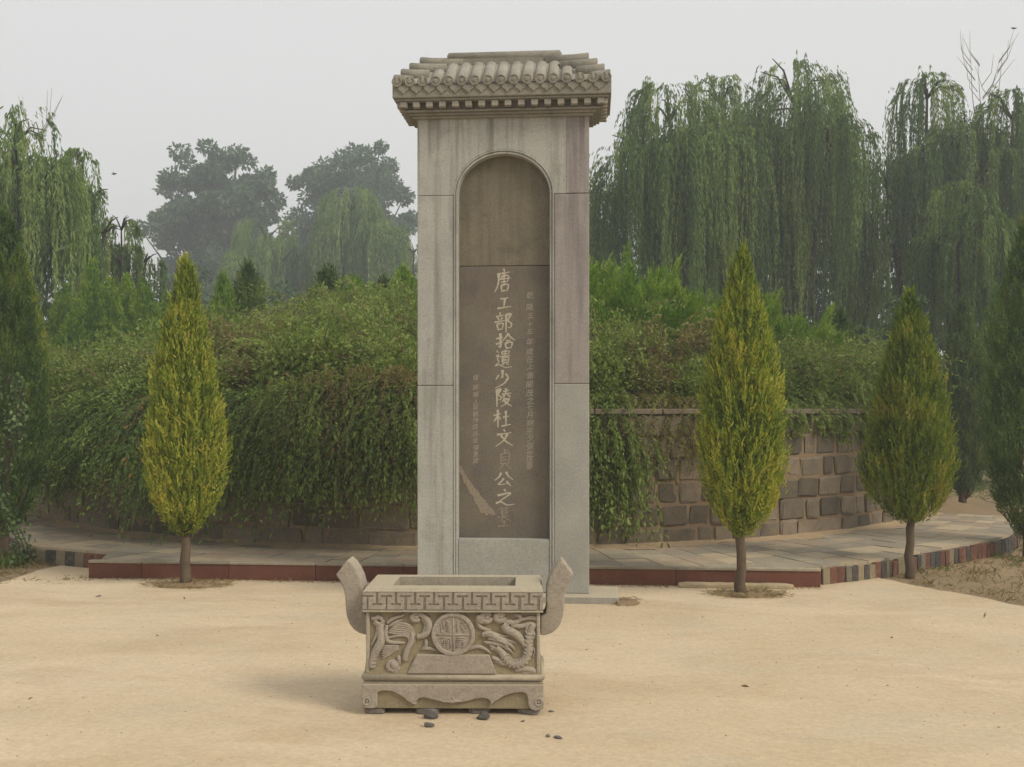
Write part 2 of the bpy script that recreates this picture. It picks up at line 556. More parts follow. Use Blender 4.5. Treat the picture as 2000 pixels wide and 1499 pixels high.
right_edge = [(2.75, 9.3), gnd(1690, 1124), gnd(1780, 1146), gnd(1900, 1166), gnd(2000, 1188), gnd(2120, 1215), (7.5, 5.0), (9, -6)]
left_edge = [(-9, -6), (-8, 6.0), gnd(-120, 1175), gnd(0, 1140), gnd(90, 1112), gnd(170, 1099)]
outline = jag(right_edge, 0.12, 0.025, rnd) + jag(left_edge, 0.12, 0.03, rnd) + [(-3.8, 9.6)]
ob = MB()
i0 = len(outline)
ob.v = [(x, y, 0.012) for x, y in outline] + [(x, y, -0.05) for x, y in outline]
ob.f = [tuple(range(i0))] + [(k, i0 + k, i0 + (k + 1) % i0, (k + 1) % i0) for k in range(i0)]
court = ob.build('courtyard', M['court'])
court['kind'] = 'structure'

# ------------------------------------------------------------------ path, platform, kerb
WC = np.array([-0.95, 16.72])
WR = 6.64
PZ = 0.17
outer_pts = [gnd(1600, 1107, PZ), gnd(1700, 1096, PZ), gnd(1790, 1080, PZ), gnd(1890, 1063, PZ), gnd(1975, 1045, PZ), gnd(1985, 1022, PZ), gnd(1955, 1000, PZ), gnd(1865, 975, PZ), (6.6, 17.6), (6.4, 21.0)]
left_pts = [(-3.86, 9.50), gnd(120, 1072, PZ), gnd(50, 1065, PZ), (-5.6, 10.7), (-6.6, 12.0), (-7.5, 14.0), (-8.0, 16.6), (-7.9, 20.0)]
right_curve = crspline(outer_pts, 8)
left_curve = crspline(left_pts, 8)
PX0, PX1, PY0 = -3.86, 2.69, 9.02
front = [(PX0 + (PX1 - PX0) * k / 12, PY0 + 0.03) for k in range(13)]
outline_p = list(reversed(left_curve)) + front + right_curve
polar = []
for x, y in outline_p:
    polar.append((math.atan2(x - WC[0], -(y - WC[1])), math.hypot(x - WC[0], y - WC[1])))
polar.sort()
PA = np.array([p[0] for p in polar])
PR = np.array([p[1] for p in polar])


def rout(a):
    return float(np.interp(a, PA, PR))


ob = MB()
angs = np.linspace(-1.75, 1.75, 141)
for a in angs:
    r = rout(a) - 0.03
    sx, sy = math.sin(a), -math.cos(a)
    for rr, z in ((WR - 0.3, PZ - 0.018), (r, PZ - 0.018), (r, -0.02)):
        ob.v.append((WC[0] + sx * rr, WC[1] + sy * rr, z))
for k in range(len(angs) - 1):
    b0, b1 = k * 3, k * 3 + 3
    ob.f += [(b0, b0 + 1, b1 + 1, b1), (b0 + 1, b0 + 2, b1 + 2, b1 + 1)]
path = ob.build('path', M['soil'])
path['kind'] = 'structure'

pave_mats = [M['pave_grey'], M['pave_tan'], M['pave_green'], M['pave_pink'], M['pave_tan'], M['pave_grey']]
ROWS = 5
na = 0
a = -1.12
while a < 1.12:
    da = rnd.uniform(0.034, 0.052)
    ro, ri = rout(a + da / 2) - 0.012, WR + 0.04
    off = rnd.uniform(-0.12, 0.12)
    edges = [ri]
    for k in range(1, ROWS):
        edges.append(ri + (ro - ri) * (k / ROWS) + rnd.uniform(-0.05, 0.05))
    edges.append(ro)
    for k in range(ROWS):
        g = 0.006
        corners = []
        for aa, rr in ((a, edges[k]), (a + da, edges[k]), (a + da, edges[k + 1]), (a, edges[k + 1])):
            r2 = rr
            if k == ROWS - 1 and rr == edges[k + 1]:
                r2 = rout(aa) - 0.012
            corners.append((WC[0] + math.sin(aa) * r2, WC[1] - math.cos(aa) * r2))
        cx = sum(c[0] for c in corners) / 4
        cy = sum(c[1] for c in corners) / 4
        if cx > 7.0 or cx < -7.5:
            continue
        loc = []
        for x, y in corners:
            dx, dy = x - cx, y - cy
            ln = math.hypot(dx, dy)
            s = max(0.2, (ln - g) / ln)
            loc.append((dx * s, dy * s))
        h = rnd.uniform(-0.003, 0.003)
        mb = MB()
        mb.v = [(x, y, -0.03) for x, y in loc] + [(x, y, 0) for x, y in loc]
        mb.f = [(4, 5, 6, 7), (0, 1, 5, 4), (1, 2, 6, 5), (2, 3, 7, 6), (3, 0, 4, 7)]
        p = mb.build('paver', rnd.choice(pave_mats), path)
        p.location = (cx, cy, PZ + h)
        na += 1
    a += da

# dust drifted against the foot of the wall
ob = MB()
da_ = np.linspace(-1.2, 1.25, 260)
for a in da_:
    w_ = 0.16 + 0.07 * math.sin(a * 23) + 0.05 * math.sin(a * 61 + 1) + rnd.uniform(-0.03, 0.03)
    for rr, z in ((WR - 0.02, PZ + 0.03), (WR + w_ * 0.5, PZ + 0.010), (WR + w_, PZ + 0.0015)):
        ob.v.append((WC[0] + math.sin(a) * rr, WC[1] - math.cos(a) * rr, z + rnd.uniform(-0.001, 0.002)))
for k in range(len(da_) - 1):
    b0, b1 = k * 3, k * 3 + 3
    ob.f += [(b0, b0 + 1, b1 + 1, b1), (b0 + 1, b0 + 2, b1 + 2, b1 + 1)]
ob.build('dust_drift', M['dust'], path, 0, 1, True)

# red-brown fascia panels along the straight front of the platform
cuts = [PX0, -3.36, -2.55, -1.75, -0.95, -0.15, 0.65, 1.45, 2.05, PX1]
for x0, x1 in zip(cuts[:-1], cuts[1:]):
    MB().box(x0 + 0.0015, x1 - 0.0015, PY0, PY0 + 0.03, -0.03, PZ - 0.022 + rnd.uniform(-0.001, 0.001)).build('fascia_panel', M['fascia'], path, 0.003)
    MB().box(x0 + 0.0015, x1 - 0.0015, PY0 - 0.012, PY0 + 0.06, PZ - 0.020, PZ + 0.004).build('edge_slab', M['pave_grey'], path, 0.004)
for x, y1 in ((PX0, 9.62), (PX1, 9.30)):
    sx = 1 if x < 0 else -1
    MB().box(min(x, x + sx * 0.03), max(x, x + sx * 0.03), PY0 + 0.032, y1, -0.03, PZ - 0.02).build('fascia_panel', M['fascia'], path, 0.003)

# kerb of upright bricks in mixed colours
kerb_meshes = {}
for nm in ('red', 'dark', 'cream', 'greyish'):
    kerb_meshes[nm] = MB().box(-0.5, 0.5, -0.03, 0.03, -0.22, 0).mesh('kerb_brick', 0.004)
    kerb_meshes[nm].materials.append(M['kerb_' + nm])


def kerb(curve, first, width, length, chip):
    acc, want, k = 0.0, first, 0
    seq = ['cream', 'red', 'red', 'cream', 'dark', 'cream', 'dark', 'cream', 'red', 'dark', 'cream', 'red', 'cream', 'red', 'greyish', 'red', 'dark', 'greyish', 'red', 'dark']
    for (x0, y0), (x1, y1) in zip(curve[:-1], curve[1:]):
        seg = math.hypot(x1 - x0, y1 - y0)
        while want < acc + seg and want < length:
            t = (want - acc) / seg
            w = width * rnd.uniform(0.8, 1.15)
            nm = seq[k % len(seq)] if rnd.random() < 0.8 else rnd.choice(list(kerb_meshes))
            if want > 2.3 and rnd.random() < 0.6:
                nm = rnd.choice(['dark', 'greyish', 'red'])
            o = add(bpy.data.objects.new('kerb_brick', kerb_meshes[nm]), path)
            o.location = (x0 + (x1 - x0) * t, y0 + (y1 - y0) * t, PZ - 0.021 - (rnd.uniform(0, 0.02) if rnd.random() < chip else 0))
            o.rotation_euler = (rnd.uniform(-0.04, 0.04), rnd.uniform(-0.02, 0.02), math.atan2(y1 - y0, x1 - x0))
            o.scale = (w - 0.006, 1, 1)
            want += w
            k += 1
        acc += seg


kerb(right_curve, 0.06, 0.088, 6.5, 0.3)
kerb(left_curve, 0.06, 0.125, 3.5, 0.3)

# ------------------------------------------------------------------ retaining wall of the mound
wall = empty('retaining_wall', (WC[0], WC[1], PZ - 0.02))
tag(wall, 'curved retaining wall of grey-brown rough stone blocks holding up the planted mound', 'wall')
WT = 1.50 - (PZ - 0.02)
ob = MB()
an2 = np.linspace(-1.9, 1.9, 120)
for a in an2:
    for rr, z in ((WR - 0.018, 0.0), (WR - 0.018, WT), (WR - 0.5, WT)):
        ob.v.append((math.sin(a) * rr, -math.cos(a) * rr, z))
for k in range(len(an2) - 1):
    b0, b1 = k * 3, k * 3 + 3
    ob.f += [(b0, b0 + 1, b1 + 1, b1), (b0 + 1, b0 + 2, b1 + 2, b1 + 1)]
ob.build('mortar_core', M['mortar'], wall)
block_meshes = []
for k in range(9):
    bm = bmesh.new()
    bmesh.ops.create_cube(bm, size=1.0)
    bmesh.ops.bevel(bm, geom=list(bm.edges), offset=rnd.uniform(0.06, 0.13), segments=1, affect='EDGES')
    for v in bm.verts:
        v.co += Vector((rnd.uniform(-0.055, 0.055), rnd.uniform(-0.08, 0.08), rnd.uniform(-0.065, 0.065)))
    me = bpy.data.meshes.new('stone_block')
    bm.to_mesh(me)
    bm.free()
    me.materials.append(M['wallstone'])
    block_meshes.append(me)
courses = [0.0, 0.20, 0.43, 0.67, 0.90, 1.12, WT - 0.005]
nb = 0
for c in range(6):
    a = (-1.22 if c < 4 else 0.12) + rnd.uniform(0, 0.04)
    while a < 1.2:
        big = 0.28 if a > 0.1 else 0.34
        w = rnd.uniform(big * 0.65, big * 1.5)
        da = w / WR
        z0, z1 = courses[c], courses[c + 1]
        am = a + da / 2
        o = add(bpy.data.objects.new('stone_block', rnd.choice(block_meshes)), wall)
        rr = WR - 0.055 + rnd.uniform(-0.012, 0.014)
        o.location = (math.sin(am) * rr, -math.cos(am) * rr, (z0 + z1) / 2 + rnd.uniform(-0.008, 0.008))
        o.rotation_euler = (rnd.uniform(-0.05, 0.05), rnd.uniform(-0.045, 0.045), am)
        o.scale = ((w - 0.024) * rnd.choice([1, -1]), 0.105, (z1 - z0 - 0.010) * rnd.uniform(0.9, 1.0))
        nb += 1
        a += da
a = -1.3
while a < 1.3:
    da = rnd.uniform(0.10, 0.14)
    mb = MB()
    ar = [a + 0.0008 + (da - 0.0016) * k / 4 for k in range(5)]
    for aa in ar:
        for rr, z in ((WR + 0.03, WT), (WR + 0.03, WT + 0.055), (WR - 0.3, WT + 0.055), (WR - 0.3, WT)):
            mb.v.append((math.sin(aa) * rr, -math.cos(aa) * rr, z))
    for k in range(4):
        for j in range(4):
            mb.f.append((k * 4 + j, k * 4 + (j + 1) % 4, k * 4 + 4 + (j + 1) % 4, k * 4 + 4 + j))
    mb.f += [(0, 1, 2, 3), (19, 18, 17, 16)]
    mb.build('cap_slab', M['cap'], wall, 0.006)
    a += da


def dome(x, y):
    q = math.hypot(x - WC[0], y - WC[1]) / (WR - 0.1)
    return 1.53 + 1.30 * max(0.0, 1 - q * q)


ob = MB()
nr, nt_ = 16, 64
for i in range(nr + 1):
    for j in range(nt_):
        rr = (WR - 0.08) * i / nr
        a = 2 * math.pi * j / nt_
        x, y = WC[0] + rr * math.cos(a), WC[1] + rr * math.sin(a)
        z = dome(x, y) + rnd.uniform(-0.05, 0.05) - (0.08 if i == nr else 0)
        if i == nr:
            pass
        ob.v.append((x, y, z))
for i in range(nr):
    for j in range(nt_):
        ob.f.append((i * nt_ + j, i * nt_ + (j + 1) % nt_, (i + 1) * nt_ + (j + 1) % nt_, (i + 1) * nt_ + j))
mound = ob.build('mound', M['moundsoil'], None, 0, 1, True)
mound['kind'] = 'structure'

# ------------------------------------------------------------------ the stele
SY = 8.25
stele = empty('memorial_stele', (0, SY, 0))
tag(stele, 'tall grey stone memorial stele with tiled stone roof and arched niche of carved Chinese characters', 'stele')


def sbox(name, x0, x1, y0, y1, z0, z1, mat, bevel=0.006):
    """box given in world x, z and depth behind the stele's front face"""
    return MB().box(x0, x1, y0, y1, z0, z1).build(name, mat, stele, bevel, 2)


SW = 0.697
sbox('base_slab', -0.93, 0.93, -0.138, 0.37, -0.02, 0.068, M['slab'], 0.008)
NX0, NX1 = -0.400, 0.414          # outer edges of the niche moulding
sbox('stone_block', -SW, NX0 - 0.002, 0, 0.12, 0.070, 1.742, M['stele'])
sbox('stone_block', -SW, NX0 - 0.002, 0.001, 0.12, 1.745, 3.288, M['stele'])
sbox('stone_block', NX1 + 0.002, SW, 0, 0.12, 0.070, 1.756, M['stele_blue'])
sbox('stone_block', NX1 + 0.002, SW, 0.001, 0.12, 1.759, 3.288, M['stele_purple'])
sbox('core', -SW + 0.004, SW - 0.004, 0.122, 0.30, 0.070, 3.90, M['stele'])
ACX, AA, AB, SPR = (NX0 + NX1) / 2, (NX1 - NX0) / 2, 0.365, 3.288
arch = [(ACX - AA * math.cos(math.pi * k / 32), SPR + 0.003 + AB * math.sin(math.pi * k / 32)) for k in range(33)]
tb = MB()
n0 = len(arch)
# left half and right half kept as quads between arch and block edge so the face stays clean
top = 3.905
for yy in (0.0, 0.12):
    for x, z in arch:
        tb.v.append((x, yy, z))
    for k in range(33):
        f = k / 32
        if f <= 0.25:
            tb.v.append((-SW, yy, SPR + 0.003 + (top - SPR) * f / 0.25))
        elif f >= 0.75:
            tb.v.append((SW, yy, SPR + 0.003 + (top - SPR) * (1 - f) / 0.25))
        else:
            tb.v.append((-SW + 2 * SW * (f - 0.25) / 0.5, yy, top + 0.003))
for k in range(32):
    tb.f += [(k, k + 1, 33 + k + 1, 33 + k), (66 + k, 99 + k, 99 + k + 1, 66 + k + 1), (k, 66 + k, 66 + k + 1, k + 1), (33 + k, 33 + k + 1, 99 + k + 1, 99 + k)]
tb.f += [(0, 33, 99, 66), (32, 98, 131, 65)]
tb.build('arch_block', M['stele'], stele)
# purplish strip of the arch block on its right reads as a separate stone
sbox('stone_block', NX1 + 0.10, SW - 0.0005, -0.0025, 0.01, 3.291, 3.902, M['stele_purple'], 0.002)


def moulding(w0, w1, y0, y1, mat):
    """band that follows the niche opening, from w0 to w1 inside its outer edge"""
    def line(w):
        L = [(NX0 + w, 0.072)] + [(NX0 + w, 0.5), (NX0 + w, 1.5), (NX0 + w, 2.5)]
        L += [(ACX - (AA - w) * math.cos(math.pi * k / 32), SPR + (AB - w) * math.sin(math.pi * k / 32)) for k in range(33)]
        L += [(NX1 - w, 2.5), (NX1 - w, 1.5), (NX1 - w, 0.5), (NX1 - w, 0.072)]
        return L
    A, B = line(w0), line(w1)
    m = MB()
    n = len(A)
    for L, y in ((A, y1), (A, y0), (B, y0), (B, y1)):
        m.v += [(x, y, z) for x, z in L]
    for k in range(n - 1):
        for j in range(3):
            m.f.append((j * n + k, j * n + k + 1, (j + 1) * n + k + 1, (j + 1) * n + k))
    return m.build('niche_moulding', mat, stele, 0.003)


moulding(0.0, 0.013, -0.004, 0.03, M['stele'])
moulding(0.016, 0.034, 0.004, 0.118, M['stele'])
IX0, IX1 = NX0 + 0.034, NX1 - 0.034
sbox('lower_panel', IX0 + 0.001, IX1 - 0.001, 0.010, 0.1, 0.072, 0.500, M['stele_blue'])
TB = 0.085                        # tablets sit this deep in the niche
sbox('inscribed_tablet', IX0 - 0.01, IX1 + 0.01, TB, 0.12, 0.49, 2.720, M['tablet'], 0.004)
ut = sbox('upper_tablet', IX0 - 0.01, IX1 + 0.01, TB + 0.004, 0.1205, 2.725, 3.64, M['tablet_up'], 0.004)
MB().prism_xz([aty(u, v, SY + TB) for u, v in ((895, 908), (901, 912), (906, 921), (911, 931), (919, 941), (925, 951), (934, 960), (939, 970), (949, 979), (954, 988), (963, 995), (968, 1004), (964, 1008), (956, 1003), (951, 1008), (945, 1001), (940, 1003), (934, 990), (927, 981), (925, 971), (917, 962), (912, 950), (905, 941), (903, 930), (897, 922))], TB - 0.0015, TB + 0.003).build('plaster_smear', M['smear'], stele)

GLYPH = {
    '唐': [[(48, 0), (55, 14)], [(16, 23), (86, 14)], [(22, 22), (22, 50), (15, 76), (0, 98)], [(34, 35), (74, 29), (70, 54)], [(24, 45), (88, 39)], [(36, 57), (70, 54)], [(52, 20), (52, 67)], [(36, 70), (39, 95)], [(36, 70), (74, 66), (69, 92)], [(38, 93), (69, 90)]],
    '工': [[(22, 18), (80, 8)], [(54, 14), (47, 80)], [(2, 92), (98, 76)]],
    '部': [[(28, 0), (35, 12)], [(8, 21), (52, 13)], [(19, 26), (26, 40)], [(43, 24), (36, 38)], [(0, 49), (57, 39)], [(14, 58), (18, 86)], [(14, 58), (47, 54), (43, 80)], [(18, 85), (43, 82)], [(63, 12), (92, 7), (74, 38), (94, 55), (88, 74), (72, 72)], [(64, 10), (64, 100)]],
    '拾': [[(4, 35), (38, 25)], [(25, 2), (25, 84), (14, 77)], [(2, 68), (38, 52)], [(66, 0), (52, 26), (36, 46)], [(64, 6), (80, 28), (100, 43)], [(55, 47), (77, 43)], [(50, 61), (54, 94)], [(50, 61), (84, 56), (79, 90)], [(54, 92), (79, 89)]],
    '遺': [[(10, 4), (19, 16)], [(6, 34), (23, 29), (14, 50), (23, 64), (6, 78)], [(0, 86), (24, 80), (60, 94), (100, 90)], [(40, 10), (42, 26)], [(40, 10), (82, 6), (77, 24)], [(42, 24), (77, 20)], [(61, 0), (59, 32)], [(30, 37), (93, 30)], [(43, 43), (43, 71)], [(43, 43), (79, 39), (79, 68)], [(44, 53), (77, 50)], [(44, 61), (77, 58)], [(44, 71), (79, 67)], [(53, 73), (40, 83)], [(66, 71), (83, 80)]],
    '少': [[(52, 0), (51, 40), (43, 36)], [(26, 28), (8, 54)], [(72, 20), (94, 44)], [(88, 44), (60, 74), (2, 100)]],
    '陵': [[(8, 10), (34, 5), (18, 32), (36, 47), (30, 62), (20, 59)], [(11, 10), (11, 100)], [(48, 17), (84, 11)], [(65, 0), (65, 28)], [(40, 33), (96, 25)], [(57, 36), (45, 52)], [(74, 34), (92, 46)], [(59, 52), (41, 73)], [(54, 61), (84, 56), (64, 82), (34, 100)], [(54, 66), (74, 84), (100, 97)]],
    '杜': [[(0, 33), (43, 23)], [(25, 2), (25, 98)], [(24, 36), (2, 68)], [(28, 40), (42, 55)], [(54, 43), (90, 36)], [(71, 8), (71, 86)], [(46, 91), (100, 81)]],
    '文': [[(46, 0), (55, 14)], [(8, 31), (92, 19)], [(68, 26), (46, 64), (0, 98)], [(30, 34), (60, 70), (100, 94)]],
    '貞': [[(50, 0), (50, 22)], [(50, 11), (80, 6)], [(27, 26), (27, 73)], [(27, 26), (78, 21), (76, 71)], [(30, 41), (74, 37)], [(30, 55), (74, 51)], [(30, 71), (76, 67)], [(42, 74), (16, 100)], [(60, 72), (90, 96)]],
    '公': [[(36, 6), (24, 34), (0, 58)], [(62, 0), (76, 30), (100, 52)], [(50, 44), (36, 66), (22, 86), (74, 78)], [(64, 62), (88, 96)]],
    '之': [[(46, 0), (56, 15)], [(12, 38), (80, 22), (44, 56), (6, 86)], [(4, 86), (30, 77), (62, 96), (100, 90)]],
    '墓': [[(8, 13), (92, 6)], [(35, 0), (36, 20)], [(65, 0), (63, 18)], [(31, 24), (34, 45)], [(31, 24), (70, 21), (67, 42)], [(34, 33), (67, 30)], [(34, 44), (67, 41)], [(10, 55), (90, 48)], [(50, 46), (36, 65), (2, 82)], [(54, 54), (98, 75)], [(31, 81), (69, 77)], [(50, 70), (50, 97)], [(12, 100), (88, 95)]],
}
BOXES = [('唐', 966, 525, 1002, 572), ('工', 971, 580, 999, 605), ('部', 966, 611, 1001, 650), ('拾', 968, 651, 1006, 683), ('遺', 967, 684, 1000, 720), ('少', 966, 723, 996, 759), ('陵', 967, 759, 1000, 795), ('杜', 964, 800, 998, 836), ('文', 968, 839, 1002, 873), ('貞', 970, 877, 1001, 918), ('公', 966, 922, 1002, 951), ('之', 967, 956, 1005, 988), ('墓', 970, 990, 999, 1028)]


def brush(mb, pts, w, y):
    """one brush stroke: pressed at its start, thinning towards its end"""
    L = crspline(pts, 5)
    n = len(L)
    i = len(mb.v)
    for k in range(n):
        a = np.array(L[max(0, k - 1)])
        b = np.array(L[min(n - 1, k + 1)])
        t = b - a
        t = t / max(np.linalg.norm(t), 1e-9)
        nx = np.array([-t[1], t[0]])
        f = k / (n - 1)
        flat = abs(t[0])
        ww = w * (1.05 - 0.28 * flat) * (1.15 - 0.75 * f if f > 0.5 else 0.92 - 0.3 * f + 0.3 * (f < 0.15)) * rnd.uniform(0.85, 1.15)
        for s in (1, -1):
            q = np.array(L[k]) + nx * ww * 0.5 * s
            mb.v.append((float(q[0]), y, float(q[1])))
    for k in range(n - 1):
        mb.f.append((i + 2 * k, i + 2 * k + 1, i + 2 * k + 3, i + 2 * k + 2))


for ch, u0, v0, u1, v1 in BOXES:
    mb = MB()
    for s_i, st in enumerate(GLYPH[ch]):
        pts = [aty(u0 + (u1 - u0) * x / 100, v0 + (v1 - v0) * yv / 100, SY + TB) for x, yv in st]
        brush(mb, pts, 0.0185 if len(GLYPH[ch]) < 11 else 0.0145, TB - 0.0012 - 0.00012 * s_i)
    mb.build('carved_character', M['script'] if ch not in '墓貞' else M['smear'], stele)


def font_char(ch, u, v, size, mat):
    cu = bpy.data.curves.new('glyph', 'FONT')
    cu.body = ch
    cu.size = size
    cu.align_x = 'CENTER'
    cu.align_y = 'CENTER'
    cu.shear = 0.08
    to = bpy.data.objects.new('glyph', cu)
    COL.objects.link(to)
    dg = bpy.context.evaluated_depsgraph_get()
    me = bpy.data.meshes.new_from_object(to.evaluated_get(dg))
    bpy.data.objects.remove(to)
    me.materials.clear()
    me.materials.append(mat)
    if not len(me.vertices):
        return
    co = np.empty(len(me.vertices) * 3)
    me.vertices.foreach_get('co', co)
    co = co.reshape(-1, 3)
    mid = (co.max(0) + co.min(0)) / 2
    co -= mid
    x, z = aty(u, v, SY + TB)
    out = np.empty_like(co)
    out[:, 0] = co[:, 0] + x + rnd.uniform(-0.003, 0.003)
    out[:, 1] = TB - 0.0012
    out[:, 2] = co[:, 1] + co[:, 0] * 0.12 + z
    me.vertices.foreach_set('co', out.ravel())
    me.update()
    add(bpy.data.objects.new('carved_character', me), stele)


for ch, v in zip('乾隆五十五年歲在上章閹茂之七月朔宗夕張世匡奉', (577, 600, 617, 634, 648, 668, 687, 702, 716, 734, 751, 768, 783, 796, 811, 827, 842, 856, 872, 886, 898, 911)):
    font_char(ch, 1035, v, 0.062 if ch not in '五十上七' else 0.052, M['script_small'])
for ch, v in zip('偃師縣人吳鶴侍庭孫金保重建', (738, 757, 771, 785, 796, 809, 821, 834, 848, 860, 875, 887, 900)):
    font_char(ch, 929, v, 0.05, M['script_small'])

# roof of the stele, all in stone
EX, EY0, EY1, RY = 0.872, -0.165, 0.465, 0.15      # eave half width, front and back of the eave, ridge depth
EZ, RZ, RXH = 4.165, 4.415, 0.45
for dx, zz0, zz1 in ((0.035, 3.905, 3.925), (0.058, 3.925, 3.944), (0.085, 3.944, 3.962)):
    sbox('cornice', -SW - dx, SW + dx, -dx, 0.30 + dx, zz0 + 0.0005, zz1, M['roof'], 0.004)
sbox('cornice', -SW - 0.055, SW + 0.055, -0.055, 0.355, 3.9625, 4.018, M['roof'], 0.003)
raf = MB().box(-0.027, 0.027, 0, 0.085, 0, 0.046).mesh('rafter_end', 0.004)
raf.materials.append(M['roof_pale'])
for k in range(16):
    o = add(bpy.data.objects.new('rafter_end', raf), stele)
    o.location = (-0.79 + 1.58 * k / 15, EY0 + 0.03, 3.970)
for k in range(6):
    for s in (1, -1):
        o = add(bpy.data.objects.new('rafter_end', raf), stele)
        o.location = (s * (EX - 0.03), EY0 + 0.075 + 0.096 * k, 3.970)
        o.rotation_euler = (0, 0, s * R(90))
sbox('eave_board', -EX + 0.018, EX - 0.018, EY0 + 0.018, EY1 - 0.018, 4.018, 4.034, M['roof'], 0.003)
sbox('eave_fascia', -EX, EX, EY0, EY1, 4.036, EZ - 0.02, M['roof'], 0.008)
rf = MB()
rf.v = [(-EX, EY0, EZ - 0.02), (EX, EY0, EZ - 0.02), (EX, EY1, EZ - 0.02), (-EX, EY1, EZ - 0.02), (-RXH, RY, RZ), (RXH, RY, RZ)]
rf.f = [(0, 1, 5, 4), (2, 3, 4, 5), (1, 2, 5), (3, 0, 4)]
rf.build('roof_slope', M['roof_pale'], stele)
MB().tube([(-0.468, RY - 0.005, RZ + 0.03), (-0.455, RY - 0.005, RZ + 0.033), (0.455, RY - 0.005, RZ + 0.033), (0.468, RY - 0.005, RZ + 0.03)], [0.025, 0.045, 0.045, 0.025], 12).build('ridge', M['roof'], stele, 0, 1, True)
sbox('ridge_base', -0.46, 0.46, RY - 0.045, RY + 0.045, RZ - 0.06, RZ + 0.03, M['roof'], 0.008)
for k in range(17):
    x = -0.832 + 1.664 * k / 16
    f = min(1.0, (EX - abs(x)) / (EX - RXH))
    for side in (0, 1):
        ya, yb = (EY0, RY) if side == 0 else (EY1, RY)
        sg = 1 if side == 0 else -1
        p0 = (x, ya - sg * 0.012, EZ - 0.010)
        p1 = (x, ya + (yb - ya) * f, EZ - 0.02 + (RZ - EZ + 0.02) * f - 0.006)
        if abs(x) > 0.56:
            p1 = (x, ya + (yb - ya) * 0.10, EZ + 0.006)
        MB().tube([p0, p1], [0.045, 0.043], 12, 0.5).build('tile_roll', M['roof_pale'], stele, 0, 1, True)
    te = MB().lathe_y(x, EZ - 0.006, [(0.030, EY0 + 0.02), (0.041, EY0 - 0.014), (0.041, EY0 - 0.024), (0.034, EY0 - 0.026), (0.031, EY0 - 0.020), (0.018, EY0 - 0.020), (0.015, EY0 - 0.026), (0.004, EY0 - 0.028)], 18)
    te.build('tile_end', M['roof'], stele)
drip = [(-0.050, 0.045), (-0.050, 0.006), (-0.036, -0.016), (-0.018, -0.026), (0, -0.048), (0.018, -0.026), (0.036, -0.016), (0.050, 0.006), (0.050, 0.045), (0.028, 0.024), (0, 0.016), (-0.028, 0.024)]
dm = MB().prism_xz(drip, EY0 - 0.013, EY0 + 0.004).mesh('drip_tile', 0.003)
dm.materials.append(M['roof'])
for k in range(16):
    o = add(bpy.data.objects.new('drip_tile', dm), stele)
    o.location = (-0.78 + 1.56 * k / 15, 0, EZ - 0.058)
sides = [(0.865, EY0 + 0.045, EZ + 0.022), (0.820, EY0 + 0.125, EZ + 0.095), (0.765, EY0 + 0.21, EZ + 0.170), (0.695, RY - 0.01, EZ + 0.247)]
for s in (1, -1):
    for k, (xe, yc, zc) in enumerate(sides):
        f = (zc - EZ) / (RZ - EZ)
        xin = EX - (EX - RXH) * min(1, f) - 0.12
        for yy in ([yc, 2 * RY - yc] if k < 3 else [yc]):
            MB().tube([(s * xin, yy, zc - 0.012), (s * (xe - 0.10), yy, zc - 0.008), (s * (xe - 0.006), yy, zc), (s * xe, yy, zc)], [0.047, 0.05, 0.051, 0.045], 14).build('side_roll', M['roof'], stele, 0, 1, True)
            # stone under each roll so that the stepped side is solid
            sbox('side_step', min(s * xin, s * (xe - 0.012)), max(s * xin, s * (xe - 0.012)), yy - 0.036, yy + 0.036, EZ - 0.03, zc - 0.01, M['roof_pale'], 0.003)
# ------------------------------------------------------------------ incense basin
basin = empty('incense_basin', (0.018, 5.112, 0), R(3.5))
tag(basin, 'carved stone incense basin with dragon and phoenix relief standing in front of the stele', 'basin')
BW_ = M['basin']


def bbox(name, hx, y0, y1, z0, z1, mat=None, bevel=0.006):
    return MB().box(-hx, hx, y0, y1, z0, z1).build(name, mat or BW_, basin, bevel, 2)


def bl(u, v):
    """photo position on the basin's front face to local x, z"""
    return (u - 886.5) * 0.00256, 1.55 - (v - 800) * 0.00256


# foot with its cusped apron
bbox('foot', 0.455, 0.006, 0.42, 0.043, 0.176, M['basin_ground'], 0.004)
ap = [(40, 190), (34, 300), (52, 345), (40, 385), (62, 412), (150, 416), (182, 395), (183, 275), (200, 255), (255, 247), (330, 256), (400, 293), (470, 346), (520, 378), (550, 378), (549, 345), (575, 318), (620, 310), (720, 335), (800, 354), (870, 363), (1000, 350), (1100, 322), (1170, 312), (1225, 325), (1243, 352), (1238, 382), (1290, 340), (1370, 292), (1450, 265), (1530, 258), (1575, 270), (1590, 310), (1594, 370), (1615, 415), (1660, 431), (1715, 420), (1742, 380), (1740, 335), (1722, 300), (1740, 260), (1736, 190)]
ap = [bl(700 + x * 0.21, 1300 + y * 0.21) for x, y in ap]
MB().prism_xz(ap, -0.012, 0.02).build('apron', M['basin_raised'], basin, 0.003)
for sx in (1, -1):
    MB().lathe_y(sx * 0.432, bl(0, 1373)[1], [(0.022, -0.008), (0.019, -0.017), (0.012, -0.015), (0.010, -0.012), (0.006, -0.012), (0.004, -0.019)], 14).build('scroll_eye', M['basin_raised'], basin)
leafp = [bl(700 + x * 0.21, 1300 + y * 0.21) for x, y in ((800, 350), (850, 335), (880, 325), (885, 290), (915, 330), (990, 345), (880, 360))]
MB().prism_xz(leafp, -0.017, -0.005).build('apron_leaf', M['basin_raised'], basin, 0.003)
